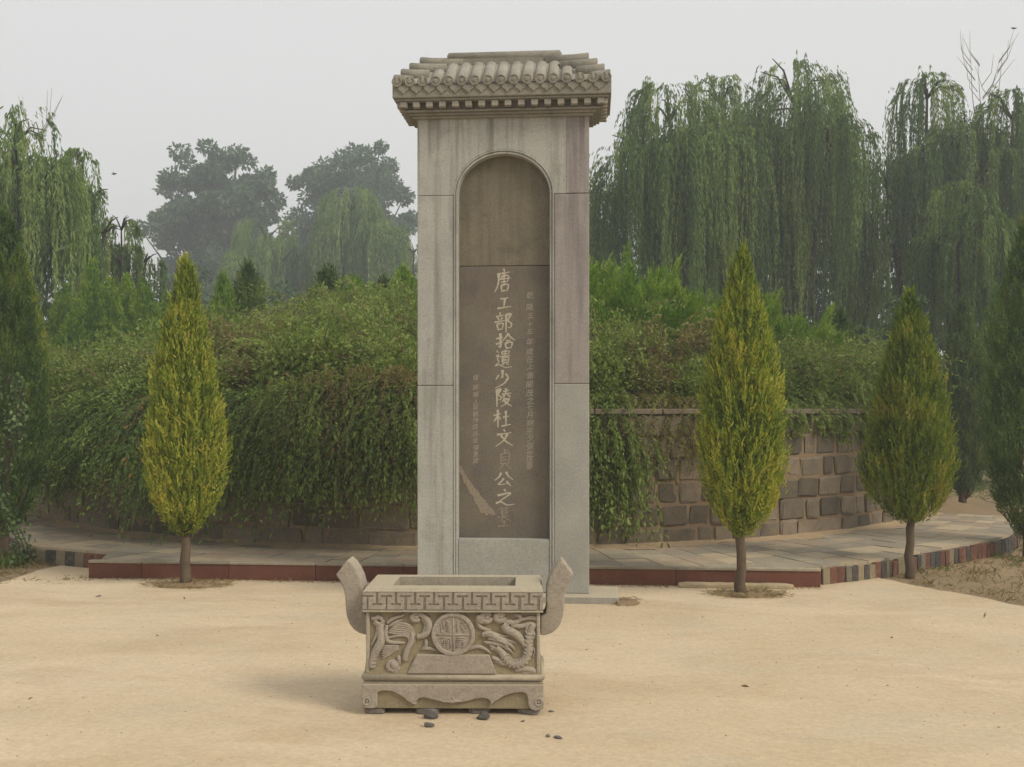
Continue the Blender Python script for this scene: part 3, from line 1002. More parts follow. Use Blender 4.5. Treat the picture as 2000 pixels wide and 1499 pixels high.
# the foot moulding runs round the basin
MB().tube([(-0.449, 0.012, 0.2), (0.449, 0.012, 0.2)], 0.016, 10).tube([(-0.449, 0.41, 0.2), (0.449, 0.41, 0.2)], 0.016, 10).tube([(-0.447, 0.012, 0.2), (-0.447, 0.41, 0.2)], 0.016, 10).tube([(0.447, 0.012, 0.2), (0.447, 0.41, 0.2)], 0.016, 10).build('foot_moulding', BW_, basin, 0, 1, True)
bbox('foot_top', 0.445, 0.02, 0.41, 0.170, 0.222, BW_, 0.004)
bd = MB()
prof = [(0.448, 0.214, 0.008), (0.443, 0.25, 0.014), (0.437, 0.32, 0.018), (0.434, 0.532, 0.02)]
for hx, z, y0 in prof:
    bd.v += [(-hx, y0, z), (hx, y0, z), (hx, 0.42 - y0, z), (-hx, 0.42 - y0, z)]
for k in range(len(prof) - 1):
    for j in range(4):
        bd.f.append((k * 4 + j, k * 4 + (j + 1) % 4, k * 4 + 4 + (j + 1) % 4, k * 4 + 4 + j))
bd.f += [(3, 2, 1, 0)]
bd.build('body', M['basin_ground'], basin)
for sx in (1, -1):
    MB().box(min(sx * 0.421, sx * 0.439), max(sx * 0.421, sx * 0.439), 0.006, 0.03, 0.222, 0.53).build('corner_post', BW_, basin, 0.005, 2)
# rim: four sides round the opening
rim = MB()
OX, OY0, OY1 = 0.312, 0.062, 0.345
o8 = [(-0.452, -0.002), (0.452, -0.002), (0.452, 0.424), (-0.452, 0.424)]
o9 = [(-0.440, 0.012), (0.440, 0.012), (0.440, 0.410), (-0.440, 0.410)]
i8 = [(-OX, OY0), (OX, OY0), (OX, OY1), (-OX, OY1)]
for L, z in ((o8, 0.531), (o8, 0.634), (o9, 0.652), (i8, 0.654), (i8, 0.40)):
    rim.v += [(x, y, z) for x, y in L]
for k in range(4):
    for j in range(4):
        rim.f.append((k * 4 + j, k * 4 + (j + 1) % 4, k * 4 + 4 + (j + 1) % 4, k * 4 + 4 + j))
rim.f += [(16, 17, 18, 19)]
rim.build('rim', BW_, basin, 0.003)
MB().box(-OX + 0.01, OX - 0.01, OY0 + 0.01, OY1 - 0.01, 0.402, 0.50).build('ash_bed', M['soil'], basin, 0.02)
# key-fret band, raised from the rim's face
UN = 9.55
unit_w = 0.908 / UN
band0, band1 = 0.540, 0.630
fr = MB()


def groove(fx, fz):
    """fx in 0..1 across one unit, fz 0 at the foot of the band"""
    # upright T (bar on top) centred at 0.30, inverted T centred at 0.80
    if abs(fx - 0.30) < 0.27 and 0.74 < fz < 0.86:
        return True
    if abs(fx - 0.30) < 0.06 and 0.04 < fz < 0.80:
        return True
    d = min(abs(fx - 0.80), abs(fx + 0.20), abs(fx - 1.80))
    if d < 0.27 and 0.30 < fz < 0.42:
        return True
    if d < 0.06 and 0.36 < fz < 1.0:
        return True
    if fz < 0.05:
        return True
    return False


NZ, NXC = 20, int(UN * 25)
for r_ in range(NZ):
    fz = (r_ + 0.5) / NZ
    k = 0
    while k < NXC:
        if groove(((k + 0.5) / 25 + 0.02) % 1.0, fz):
            k += 1
            continue
        e = k
        while e < NXC and not groove(((e + 0.5) / 25 + 0.02) % 1.0, fz):
            e += 1
        fr.box(-0.454 + 0.908 * k / NXC, -0.454 + 0.908 * e / NXC, -0.0115, 0.0, band0 + (band1 - band0) * r_ / NZ, band0 + (band1 - band0) * (r_ + 1) / NZ)
        k = e
fr.build('key_fret', M['basin_raised'], basin)
MB().box(-0.454, 0.454, -0.0125, 0.0, 0.5305, 0.5395).build('fret_border', M['basin'], basin, 0.002)
MB().box(-0.453, 0.453, -0.0105, 0.004, 0.6305, 0.6375).build('fret_border', M['basin'], basin, 0.002)
# ear handles
hp = [(108, 200), (130, 175), (155, 140), (182, 106), (212, 132), (240, 172), (264, 222), (281, 285), (283, 350), (281, 400), (288, 445), (320, 462), (320, 578), (290, 577), (255, 566), (222, 545), (194, 508), (176, 455), (170, 395), (167, 335), (152, 278), (133, 237)]
hl = [((x - 862) * 0.000815, 0.861 - 0.0008215 * y) for x, y in hp]
MB().prism_xz(hl, 0.125, 0.285).build('handle', M['basin_raised'], basin, 0.008, 2)
MB().prism_xz([(-x, z) for x, z in reversed(hl)], 0.125, 0.285).build('handle', M['basin_raised'], basin, 0.008, 2)
# plaque and medallion
MB().prism_xz([bl(620 + x * 0.31, 1060 + y * 0.31) for x, y in ((630, 717), (1090, 717), (1138, 838), (568, 838))], -0.002, 0.03).build('plaque', M['basin_raised'], basin, 0.004)
mx, mz = bl(887.2, 1242)
MB().lathe_y(mx, mz, [(0.108, 0.03), (0.110, 0.001), (0.106, -0.004), (0.092, -0.004), (0.089, 0.004), (0.03, 0.0045)], 40).build('medallion', M['basin_raised'], basin)
sl = MB()


def seal(pts):
    sl.tube([(mx + x * 0.088 / 100, 0.0035, mz - y * 0.088 / 100) for x, y in pts], 0.0042, 5, 0.8)


seal([(0, -98), (0, 98)])
seal([(-98, 4), (98, 4)])
for gx, gy, glyph in ((-42, -42, 0), (42, -42, 1), (-42, 44, 2), (42, 44, 3)):
    if glyph == 0:
        st = [[(-26, -16), (-26, 30), (-14, 30)], [(-14, -30), (-14, 10)], [(0, -34), (14, -26), (2, -16), (16, -8), (2, 0), (16, 8), (2, 18), (24, 26)], [(-26, 8), (-14, 8)]]
    elif glyph == 1:
        st = [[(-24, -34), (-10, -22)], [(-28, -14), (-6, -14)], [(-18, -22), (-18, 28)], [(4, -30), (16, -22), (26, -30)], [(6, -14), (28, -14), (28, 6), (6, 6), (6, -14)], [(16, 6), (16, 30)], [(4, 18), (28, 18)]]
    elif glyph == 2:
        st = [[(-34, -22), (26, -22), (26, 34)], [(-22, -10), (-22, 6), (14, 6), (14, -10)], [(-10, -22), (-10, 6)], [(2, -22), (2, 6)], [(-20, 18), (-8, 14), (-6, 30), (-18, 32)], [(4, 14), (14, 18), (4, 26), (16, 34)]]
    else:
        st = [[(-24, -24), (22, -24)], [(-24, -10), (8, -12), (22, -4)], [(-28, 2), (26, 0)], [(-22, 34), (-22, 12), (0, 10), (0, 30), (-14, 30), (-14, 20)], [(8, 12), (24, 12), (10, 30), (26, 30)]]
    for s_ in st:
        seal([(gx + x, gy + y) for x, y in s_])
sl.build('seal_characters', M['basin_raised'], basin, 0, 1, True)


def relief(strokes, zoomx, zoomy, k, name):
    m = MB()
    for pts, r0, r1, *lift in strokes:
        up = lift[0] if lift else 0.0
        L = crspline(pts, 6)
        n = len(L)
        q = []
        rad = []
        for i, (x, y) in enumerate(L):
            u, v = zoomx + x * k, zoomy + y * k
            bx, bz = bl(u, v)
            q.append((bx, 0.014 - 0.15 * min(r0, r1) * k * 0.00256 - up, bz))
            f = i / (n - 1)
            rad.append(max(0.0022, (r0 + (r1 - r0) * f) * k * 0.00256 * 1.18 * (0.6 + 0.4 * math.sin(math.pi * min(1, max(0.02, f * 0.9 + 0.1))))))
        m.tube(q, rad, 8, 0.75)
    return m.build(name, M['basin_raised'], basin, 0, 1, True)


def ringp(cx, cy, rx, ry, a0=0, a1=360, n=9):
    return [(cx + rx * math.cos(R(a0 + (a1 - a0) * i / n)), cy + ry * math.sin(R(a0 + (a1 - a0) * i / n))) for i in range(n + 1)]


wing = []
for i in range(7):
    f = i / 6
    wing.append(([(405 + 130 * f, 770 - 150 * f + (70 if i == 0 else 0)), (560 + 70 * f, 800 - 190 * f), (700 + 60 * f, 800 - 150 * f), (745 + 90 * f, 850 - 60 * f), (725 + 100 * f, 960 - 40 * f)], 17, 14))
phoenix = wing + [
    ([(330, 620), (330, 760), (330, 880), (270, 1000), (215, 1120), (190, 1270)], 50, 64), *[([(250 - 14 * i, 960 + 55 * i), (285 - 14 * i, 985 + 55 * i), (330 - 14 * i, 960 + 55 * i)], 14, 12, 0.012) for i in range(6)], *[([(295, 680 + 45 * i), (330, 700 + 45 * i), (368, 680 + 45 * i)], 13, 11, 0.010) for i in range(5)],
    ([(420, 640), (400, 760), (440, 880), (600, 900), (690, 900)], 35, 20),
    ([(800, 760), (780, 880), (720, 1010), (690, 1120), (690, 1170)], 34, 52),
    ([(760, 700), (800, 820), (750, 960), (720, 1090)], 22, 22),
    ([(285, 650), (270, 780), (180, 950)], 26, 22),
    (ringp(310, 570, 60, 50, 0, 330), 26, 24), ([(190, 540), (250, 540), (300, 520), (380, 600)], 32, 30), ([(220, 600), (300, 640), (390, 630)], 24, 20),
    ([(420, 610), (520, 540), (640, 500), (690, 460)], 28, 16), ([(450, 660), (560, 590), (650, 560)], 22, 14),
] + [([(600, 955 + 6 * i), (480, 950 + 22 * i), (330 + 8 * abs(i - 3), 950 + 38 * i)], 20, 17) for i in range(6)]
relief(phoenix, 700, 1140, 0.13342, 'phoenix_relief')
relief([(ringp(850, 520, 58, 48, 20, 350), 38, 34), ([(850, 500), (860, 540)], 40, 40), ([(890, 470), (980, 520), (1045, 630), (1020, 740), (940, 800), (860, 810)], 44, 50), ([(940, 530), (1000, 640), (950, 750)], 26, 24)], 700, 1140, 0.13342, 'cloud_relief')
relief([(ringp(510, 1240, 75, 62, 0, 360), 34, 34), ([(490, 1190), (530, 1240), (500, 1290)], 50, 46), ([(420, 1300), (540, 1330), (610, 1270)], 22, 22), ([(585, 1090), (600, 1150), (600, 1220)], 34, 26)], 700, 1140, 0.13342, 'flower_relief')
relief([([(1000, 850), (990, 950), (920, 1000)], 26, 20), ([(940, 985), (1060, 985), (1150, 1010)], 28, 22), ([(1020, 870), (1000, 960), (1050, 1000)], 22, 18)], 700, 1140, 0.13342, 'twig_relief')
dragon = [
    ([(1240, 620), (1190, 720), (1170, 860), (1165, 1020), (1110, 1150), (980, 1210), (870, 1170), (800, 1080), (740, 1010), (690, 960)], 52, 58),
    ([(790, 620), (840, 690), (960, 760), (1060, 850), (1110, 950)], 62, 48),
    ([(800, 610), (870, 590), (960, 600), (1100, 540), (1300, 545)], 48, 18), ([(900, 640), (1060, 650), (1190, 610), (1310, 640)], 40, 16), ([(1080, 560), (1180, 515), (1305, 520)], 26, 12),
    ([(480, 785), (560, 760), (640, 790), (740, 850), (850, 900)], 45, 52), ([(500, 885), (620, 895), (740, 920), (860, 960)], 24, 44),
    ([(640, 750), (760, 790), (880, 800)], 24, 10), ([(700, 800), (840, 850), (990, 920)], 26, 8), ([(780, 880), (900, 930), (965, 1010)], 34, 10), ([(800, 960), (880, 1000), (940, 1060)], 28, 8), ([(860, 870), (920, 870), (1010, 900)], 20, 8),
    ([(590, 930), (690, 990), (740, 1060), (750, 1120)], 26, 14), ([(600, 980), (680, 1010), (700, 1080)], 18, 10), (ringp(610, 790, 28, 24), 16, 16),
    ([(620, 1110), (700, 1140), (790, 1200), (850, 1210)], 30, 40), ([(650, 1160), (720, 1200), (800, 1230)], 16, 16),
    ([(1200, 700), (1250, 760), (1230, 850)], 18, 12), ([(1190, 930), (1250, 1000), (1230, 1110)], 12, 12),
]
body_line = crspline([(1190, 720), (1170, 860), (1165, 1020), (1110, 1150), (980, 1210), (870, 1170), (800, 1080)], 5)
for i in range(1, len(body_line) - 1, 2):
    (xa, ya), (xb, yb) = body_line[i - 1], body_line[i + 1]
    ln = math.hypot(xb - xa, yb - ya)
    nx, ny = -(yb - ya) / ln, (xb - xa) / ln
    cx_, cy_ = body_line[i]
    dragon.append(([(cx_ - nx * 62, cy_ - ny * 62), (cx_ + (xb - xa) / ln * 14, cy_ + (yb - ya) / ln * 14), (cx_ + nx * 62, cy_ + ny * 62)], 13, 13, 0.013))
    dragon.append(([(cx_ + nx * 50, cy_ + ny * 50), (cx_ + nx * 78 - (xb - xa) / ln * 20, cy_ + ny * 78 - (yb - ya) / ln * 20)], 20, 8, 0.006))
for i in range(5):
    dragon.append(([(820 + 52 * i, 640 + 44 * i), (850 + 52 * i, 630 + 44 * i), (880 + 50 * i, 610 + 46 * i)], 13, 11, 0.012))
dragon += [([(520, 770), (580, 745), (640, 760)], 14, 12, 0.012), ([(700, 850), (790, 880), (850, 930)], 12, 10, 0.014), ([(560, 830), (660, 850), (760, 900)], 10, 10, 0.010), ([(1170, 620), (1130, 690), (1180, 740)], 16, 12, 0.004)]
relief(dragon, 880, 1140, 0.1334, 'dragon_relief')
relief([(ringp(545, 520, 70, 60, 0, 340), 42, 40), ([(540, 500), (550, 545)], 44, 44), ([(430, 480), (440, 560), (520, 600)], 48, 40), ([(400, 530), (440, 650), (540, 700), (610, 705)], 30, 20)], 880, 1140, 0.1334, 'cloud_relief')
relief([(ringp(750, 515, 65, 50, 0, 340), 46, 46), ([(740, 500), (760, 530)], 50, 50)], 880, 1140, 0.1334, 'cloud_relief')
relief([([(950, 480), (1000, 490), (1040, 500), (1030, 545)], 30, 26)], 880, 1140, 0.1334, 'cloud_relief')
relief([([(960, 1300), (1080, 1280), (1200, 1290), (1240, 1320), (1160, 1335)], 40, 34), (ringp(1150, 1315, 60, 28, 0, 350), 22, 22)], 880, 1140, 0.1334, 'cloud_relief')
relief([([(240, 1000), (340, 965), (440, 955), (540, 1000), (600, 1050)], 30, 20)], 880, 1140, 0.1334, 'cloud_relief')
# rough stones the basin is propped on
for k, (x, y) in enumerate(((-0.40, 0.06), (-0.13, 0.05), (0.13, 0.07), (0.38, 0.06), (-0.38, 0.36), (0.0, 0.36), (0.38, 0.36))):
    bm = bmesh.new()
    bmesh.ops.create_cube(bm, size=1)
    bmesh.ops.bevel(bm, geom=list(bm.edges), offset=0.15, segments=1, affect='EDGES')
    for v in bm.verts:
        v.co = Vector((v.co.x * rnd.uniform(0.09, 0.13), v.co.y * 0.10, v.co.z * 0.032))
    me = bpy.data.meshes.new('prop_stone')
    bm.to_mesh(me)
    bm.free()
    o = link_mesh('prop_stone', me, M['chip'])
    o.location = (0.018 + x, 5.112 + y + x * 0.061, 0.0275)
    o.rotation_euler = (0, 0, rnd.uniform(-0.4, 0.4))
    tag(o, 'rough dark stone wedged under the carved basin', 'stone', 'stones propping up the basin')
# ------------------------------------------------------------------ plants
def wob(a, b, seed):
    r = np.random.default_rng(seed)
    out = np.zeros_like(a)
    for k in range(5):
        out += np.sin(a * r.integers(1, 6) + b * r.uniform(4, 16) + r.uniform(0, 6.3)) / (1 + 0.5 * k)
    return out / 2.6


CYP_T = [0, 0.04, 0.10, 0.20, 0.30, 0.45, 0.60, 0.75, 0.88, 0.96, 1.0]
CYP_R = [0.10, 0.42, 0.72, 0.95, 1.00, 0.84, 0.68, 0.50, 0.28, 0.12, 0.03]


def cypress_crown(name, h, r, seed, n=2600, prof=CYP_R, leaf=0.052):
    """upright feathery sprays over a flame-shaped crown that starts at z = 0"""
    rng = np.random.default_rng(seed)
    t = rng.uniform(0, 1, n * 3)
    pr = np.interp(t, CYP_T, prof)
    t = t[rng.uniform(0, 1, len(t)) < pr * 0.9 + 0.1][:n]
    n = len(t)
    a = rng.uniform(0, 2 * math.pi, n)
    lump = 1 + 0.14 * wob(a, t, seed) + 0.09 * wob(a * 3, t * 3, seed + 5)
    rr = np.interp(t, CYP_T, prof) * r * lump
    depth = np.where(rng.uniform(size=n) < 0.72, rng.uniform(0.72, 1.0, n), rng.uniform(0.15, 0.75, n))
    hole = wob(a * 2, t * 2.2, seed + 9) > 0.62
    depth = np.where(hole, depth * 0.72, depth)
    stray = rng.uniform(size=n) < 0.05
    depth = np.where(stray, rng.uniform(1.0, 1.14, n), depth)
    rad = rr * depth
    out = np.stack([np.cos(a), np.sin(a), np.zeros(n)], 1)
    P = out * rad[:, None]
    P[:, 2] = t * h - 0.03
    ax = out * rng.uniform(0.10, 0.55, n)[:, None] * (1 - 0.6 * t[:, None]) + np.array([0, 0, 1.0]) + rng.normal(0, 0.16, (n, 3))
    ax = unit(ax)
    SL = rng.uniform(0.07, 0.19, n) * (1 - 0.3 * t)
    side = unit(np.cross(ax, rng.normal(size=(n, 3))))
    V = []
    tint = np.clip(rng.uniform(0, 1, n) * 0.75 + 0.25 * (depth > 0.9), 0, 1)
    NL = 9
    for k in range(NL):
        s = k / (NL - 1)
        sg = 1 if k % 2 else -1
        B = P + ax * (SL * s)[:, None]
        D = ax * (0.75 + 0.3 * s) + side * sg * (0.62 * (1 - s) + 0.08) + rng.normal(0, 0.12, (n, 3))
        V.append(leaf_quads(B, D, leaf * rng.uniform(0.7, 1.25, n) * (1.1 - 0.3 * s), 0.25 * leaf * rng.uniform(0.8, 1.4, n), rng))
    return leaf_mesh(name, np.concatenate(V), np.tile(tint, NL))


def cypress(loc, H, r, clear, mat, seed, label, group=None, n=2600, prof=CYP_R, lean=0.0, leaf=0.052, tr=0.042, rz=0.0, name='cypress_tree'):
    root = empty(name, (loc[0], loc[1], 0), rz)
    tag(root, label, 'tree', group)
    me = cypress_crown('crown', H - clear, r, seed, n, prof, leaf)
    c = link_mesh('crown', me, mat, root)
    c.location = (0, 0, clear)
    c.rotation_euler = (0, lean, 0)
    rg = random.Random(seed)
    pts, rad = [], []
    for k in range(15):
        f = k / 14
        z = -0.05 + f * (clear + 0.6 * (H - clear))
        pts.append((rg.uniform(-0.016, 0.016), rg.uniform(-0.016, 0.016), z))
        rad.append(tr * (1.3 - 0.3 * min(1, f * 6)) * (1 - 0.75 * max(0, f - 0.15)) * rg.uniform(0.9, 1.1))
    mb = MB().tube(pts, rad, 9)
    for k in range(14):
        a = rg.uniform(0, 6.28)
        z0 = clear + rg.uniform(-0.04, 0.30) * (H - clear)
        L = rg.uniform(0.5, 0.8) * r
        mb.tube([(0, 0, z0 - 0.03), (math.cos(a) * L * 0.5, math.sin(a) * L * 0.5, z0 + L * 0.45), (math.cos(a) * L * 0.8, math.sin(a) * L * 0.8, z0 + L * 1.2)], [tr * 0.4, tr * 0.25, tr * 0.1], 5)
    mb.build('trunk', M['bark'], root, 0, 1, True)
    return root


PROF_B = [0.12, 0.45, 0.74, 0.92, 0.98, 0.95, 0.78, 0.55, 0.28, 0.13, 0.03]
PROF_C = [0.15, 0.55, 0.86, 1.00, 0.97, 0.88, 0.72, 0.52, 0.30, 0.13, 0.03]
PROF_D = [0.12, 0.40, 0.66, 0.86, 0.98, 1.0, 0.88, 0.66, 0.38, 0.18, 0.03]
cypress((-2.833, 8.74), zat(487, 8.93) - 0.10, 0.325, 0.44, M['cyp_yellow'], 11, 'yellow-green pear-shaped cypress standing in front of the long drooping jasmine curtain', n=4600, leaf=0.046)
cypress((1.962, 8.66), zat(472, 8.55) - 0.10, 0.335, 0.50, M['cyp_yellow'], 23, 'yellow-green flame-shaped cypress behind which a pale plank lies on the ground', n=4600, prof=PROF_B, leaf=0.046)
cypress((3.628, 9.646), zat(556, 9.35) - 0.10, 0.365, 0.52, M['cyp_olive'], 31, 'olive-green cypress growing at the kerb between the brick edging and dry grass', n=4600, prof=PROF_C, leaf=0.046)
p = spot(2006, 10.7)
cypress(p, zat(425, 10.7), 0.40, 0.18, M['cyp_green'], 41, 'tall dark green cypress at the end of the curved paved path', n=3000, prof=PROF_D)
p = spot(12, 10.6)
cypress(p, zat(420, 10.6), 0.38, 0.25, M['cyp_green'], 47, 'deep green cypress with vine leaves climbing up its trunk', n=3000, prof=PROF_D)
p = spot(42, 12.6)
cypress(p, zat(505, 12.6), 0.33, 0.3, M['cyp_olive'], 53, 'slim yellowing cypress tucked beside the vine-covered cypress', n=2600, prof=PROF_D)
p = spot(1882, 17.0)
cypress(p, zat(590, 17.0), 0.40, 0.12, M['cyp_green'], 59, 'narrow dark cypress standing alone beyond the bend of the paved path', n=2400, prof=PROF_D, leaf=0.075, tr=0.05)

# small conifers behind and on the mound: one mesh set, copied
small = cypress((0, 0), 1.0, 0.17, 0.03, M['cyp_green'], 71, 'small green conifer showing its tip behind the mound', 'small conifers behind the mound', n=1100, prof=PROF_D, leaf=0.045, tr=0.02, name='conifer')
small2 = cypress((0, 0), 1.0, 0.20, 0.03, M['arbor'], 73, 'small green conifer showing its tip behind the mound', 'small conifers behind the mound', n=1100, prof=PROF_B, leaf=0.05, tr=0.02, name='conifer')
tall = cypress((0, 0), 4.4, 0.42, 0.1, M['arbor'], 75, 'small green conifer showing its tip behind the mound', 'small conifers behind the mound', n=2600, prof=PROF_D, leaf=0.075, tr=0.06, name='conifer')
first = {0: True, 1: True, 2: True}
for u, v, D, w, kind, onm in ((180, 510, 19.0, 1.1, 0, 0), (214, 548, 18.4, 1.1, 1, 0), (246, 540, 19.4, 1.3, 0, 0), (283, 552, 18.8, 1.2, 1, 0), (125, 560, 19.5, 1.2, 0, 0), (322, 580, 19.6, 1.1, 0, 0), (152, 590, 18.2, 1.2, 0, 0), (438, 545, 16.5, 0.8, 1, 1), (485, 520, 16.8, 0.95, 0, 1), (640, 528, 17.4, 1.2, 0, 1), (694, 548, 17.0, 1.0, 1, 1), (750, 545, 17.3, 0.9, 0, 1), (790, 528, 17.0, 1.0, 1, 1), (1640, 612, 15.2, 0.9, 0, 1), (1560, 622, 15.4, 0.9, 1, 1), (1300, 535, 16.4, 0.9, 1, 1), (1495, 585, 15.6, 0.9, 0, 1), (1800, 640, 22.0, 1.1, 0, 0), (1950, 560, 20.5, 1.2, 0, 0)):
    if not onm:
        kind = 2
    src = (small, small2, tall)[kind]
    o = src if first[kind] else copy_tree(src)
    first[kind] = False
    x, y = spot(u, D)
    zb = dome(x, y) - 0.05 if onm else 0.0
    H = zat(v, D) - zb
    o.location = (x, y, zb)
    o.scale = (w * 1.7, w * 1.7, H) if onm else (w, w, H / 4.4)
    o.rotation_euler = (0, 0, rnd.uniform(0, 6.28))
    if onm:
        o['label'] = 'small green conifer rising out of the shrubs on the mound'
        o['group'] = 'small conifers on the mound'


# ---- leafy shrubs of the mound
def shrub_mesh(seed, n, leaf, rx=0.6, rz=0.5, up=0.4, wid=0.55):
    rng = np.random.default_rng(seed)
    nl = 26
    C = rng.normal(size=(nl, 3))
    C = unit(C) * rng.uniform(0.35, 0.85, (nl, 1))
    C[:, 2] = np.abs(C[:, 2])
    C *= np.array([rx, rx, rz])
    k = rng.integers(0, nl, n)
    d = unit(rng.normal(size=(n, 3)))
    rl = rng.uniform(0.14, 0.30, nl)[k]
    P = C[k] + d * (rl * rng.uniform(0.3, 1.0, n) ** 0.5)[:, None]
    D = d * 0.7 + rng.normal(0, 0.6, (n, 3)) + np.array([0, 0, up])
    L = leaf * rng.uniform(0.6, 1.3, n)
    tl = rng.uniform(0, 1, nl)[k] * 0.6 + rng.uniform(0, 0.4, n)
    return leaf_mesh('foliage', leaf_quads(P, D, L, L * wid, rng), tl)


def stems_mesh(seed, n, rx, rz, out=1.15, r=0.0042):
    rg = random.Random(seed)
    mb = MB()
    for _ in range(n):
        a = rg.uniform(0, 6.28)
        L = rg.uniform(0.5, out)
        h = rg.uniform(0.6, 1.2) * rz
        mb.tube([(0, 0, -0.1), (math.cos(a) * L * rx * 0.5, math.sin(a) * L * rx * 0.5, h * 0.8), (math.cos(a) * L * rx, math.sin(a) * L * rx, h * rg.uniform(0.6, 1.2))], [r * 1.6, r, r * 0.5], 4)
    return mb.mesh('stem')


protos = {}
for key, mat, seeds, n, leaf, wid in (('green', 'shrub', (1, 2, 3), 9500, 0.043, 0.5), ('brown', 'shrub_brown', (4, 5), 7500, 0.036, 0.5)):
    L = []
    for s in seeds:
        fm = shrub_mesh(100 + s, n, leaf, wid=wid)
        fm.materials.append(M[mat])
        sm = stems_mesh(200 + s, 16 if key == 'green' else 34, 0.6, 0.55)
        sm.materials.append(M['twig'])
        L.append((fm, sm))
    protos[key] = L


def wild_mesh(seed, ncane=60, leaf=0.045):
    rng = np.random.default_rng(seed)
    P, D, T = [], [], []
    st = MB()
    for k in range(ncane):
        a = rng.uniform(0, 6.28)
        rch, up, end = rng.uniform(0.3, 0.95), rng.uniform(0.55, 1.15), rng.uniform(-0.1, 0.75)
        o = np.array([math.cos(a), math.sin(a), 0])
        p0 = o * rng.uniform(0, 0.25)
        p1 = p0 + o * rch * 0.3 + np.array([0, 0, up])
        p2 = p0 + o * rch + np.array([0, 0, end])
        tt = np.linspace(0, 1, 30)[:, None]
        c = (1 - tt) ** 2 * p0 + 2 * (1 - tt) * tt * p1 + tt ** 2 * p2
        d = unit(np.gradient(c, axis=0))
        m = 60
        i = rng.integers(4, 30, m)
        P.append(c[i] + rng.normal(0, 0.018, (m, 3)))
        D.append(d[i] * 0.5 + rng.normal(0, 0.6, (m, 3)))
        T.append(np.full(m, rng.uniform(0, 1)) * 0.7 + rng.uniform(0, 0.3, m))
        if k % 2 == 0:
            st.tube([tuple(q) for q in c[::5]], [0.005, 0.0045, 0.004, 0.0035, 0.003, 0.002], 4)
    P, D = np.concatenate(P), np.concatenate(D)
    L = leaf * rng.uniform(0.55, 1.4, len(P))
    return leaf_mesh('foliage', leaf_quads(P, D, L, L * 0.45, rng), np.concatenate(T)), st.mesh('stem')


for key, mat, seeds in (('wild', 'shrub', (1, 2, 3)), ('wildbrown', 'shrub_brown', (4,))):
    L = []
    for s in seeds:
        fm, sm = wild_mesh(250 + s)
        fm.materials.append(M[mat])
        sm.materials.append(M['twig'])
        L.append((fm, sm))
    protos[key] = L


def place_shrub(key, x, y, z, s, sz, label, group, name='shrub'):
    fm, sm = rnd.choice(protos[key])
    root = empty(name, (x, y, z), rnd.uniform(0, 6.28))
    root.scale = (s, s, sz)
    tag(root, label, 'shrub', group)
    add(bpy.data.objects.new('foliage', fm), root)
    add(bpy.data.objects.new('stem', sm), root)
    return root


def on_mound(u, D):
    x, y = spot(u, D)
    return x, y, dome(x, y)


GL, GG = 'leafy green shrub in the dense growth covering the mound', 'green shrubs on the mound'
BL, BG = 'browning twiggy shrub among the green shrubs on the mound', 'browning shrubs on the mound'
spots = []
for u, D in ((130, 13.6), (190, 13.0), (190, 14.6), (250, 12.2), (270, 13.6), (330, 14.6), (345, 12.0), (420, 11.6), (430, 13.0), (450, 14.8), (520, 11.4), (540, 12.6), (560, 14.0), (590, 15.6), (620, 11.2), (640, 12.3), (660, 13.6), (690, 15.0), (720, 11.1), (740, 12.2), (770, 13.5), (790, 15.2), (800, 11.2), (860, 12.0), (880, 14.0), (940, 13.0), (1000, 12.0), (1060, 13.0), (1100, 11.6), (1170, 11.2), (1180, 12.2), (1250, 11.3), (1280, 12.2), (1340, 11.5), (1410, 11.6), (1400, 12.6), (1480, 12.0), (1540, 12.2), (1560, 13.2), (1610, 12.6), (1660, 13.1), (1700, 13.6), (1620, 14.2), (1720, 14.6)):
    x, y, z = on_mound(u, D)
    if math.hypot(x - WC[0], y - WC[1]) > WR - 0.1:
        continue
    key = 'brown' if (u in (520, 430, 540, 1250, 270)) else 'green'
    s = rnd.uniform(0.95, 1.3) * (1.18 if u < 820 else 1.0)
    place_shrub(key, x, y, z - 0.12, s, rnd.uniform(0.8, 1.25) * (1.12 if u < 820 else 1.0), GL if key == 'green' else BL, GG if key == 'green' else BG)

WLB, WGR = 'loose arching shrub whose leafy canes stick up out of the mound growth', 'loose arching shrubs on the mound'
for u, D in ((110, 14.2), (150, 13.2), (205, 13.8), (240, 12.6), (300, 13.0), (318, 14.2), (395, 12.4), (410, 14.2), (470, 12.2), (490, 13.6), (540, 14.8), (575, 11.7), (600, 13.2), (640, 14.6), (655, 11.5), (700, 12.8), (735, 14.4), (775, 11.6), (790, 13.0), (810, 14.6), (1165, 11.5), (1215, 11.7), (1300, 11.7), (1380, 11.9), (1440, 12.2), (1520, 12.5), (1580, 12.8), (1640, 13.0), (1690, 13.4), (1600, 13.8), (1725, 13.9)):
    x, y, z = on_mound(u, D)
    if math.hypot(x - WC[0], y - WC[1]) > WR - 0.05:
        continue
    s = rnd.uniform(0.75, 1.2)
    place_shrub('wildbrown' if u in (470, 1300) else 'wild', x, y, z - 0.12, s, s * rnd.uniform(0.85, 1.2), WLB, WGR)

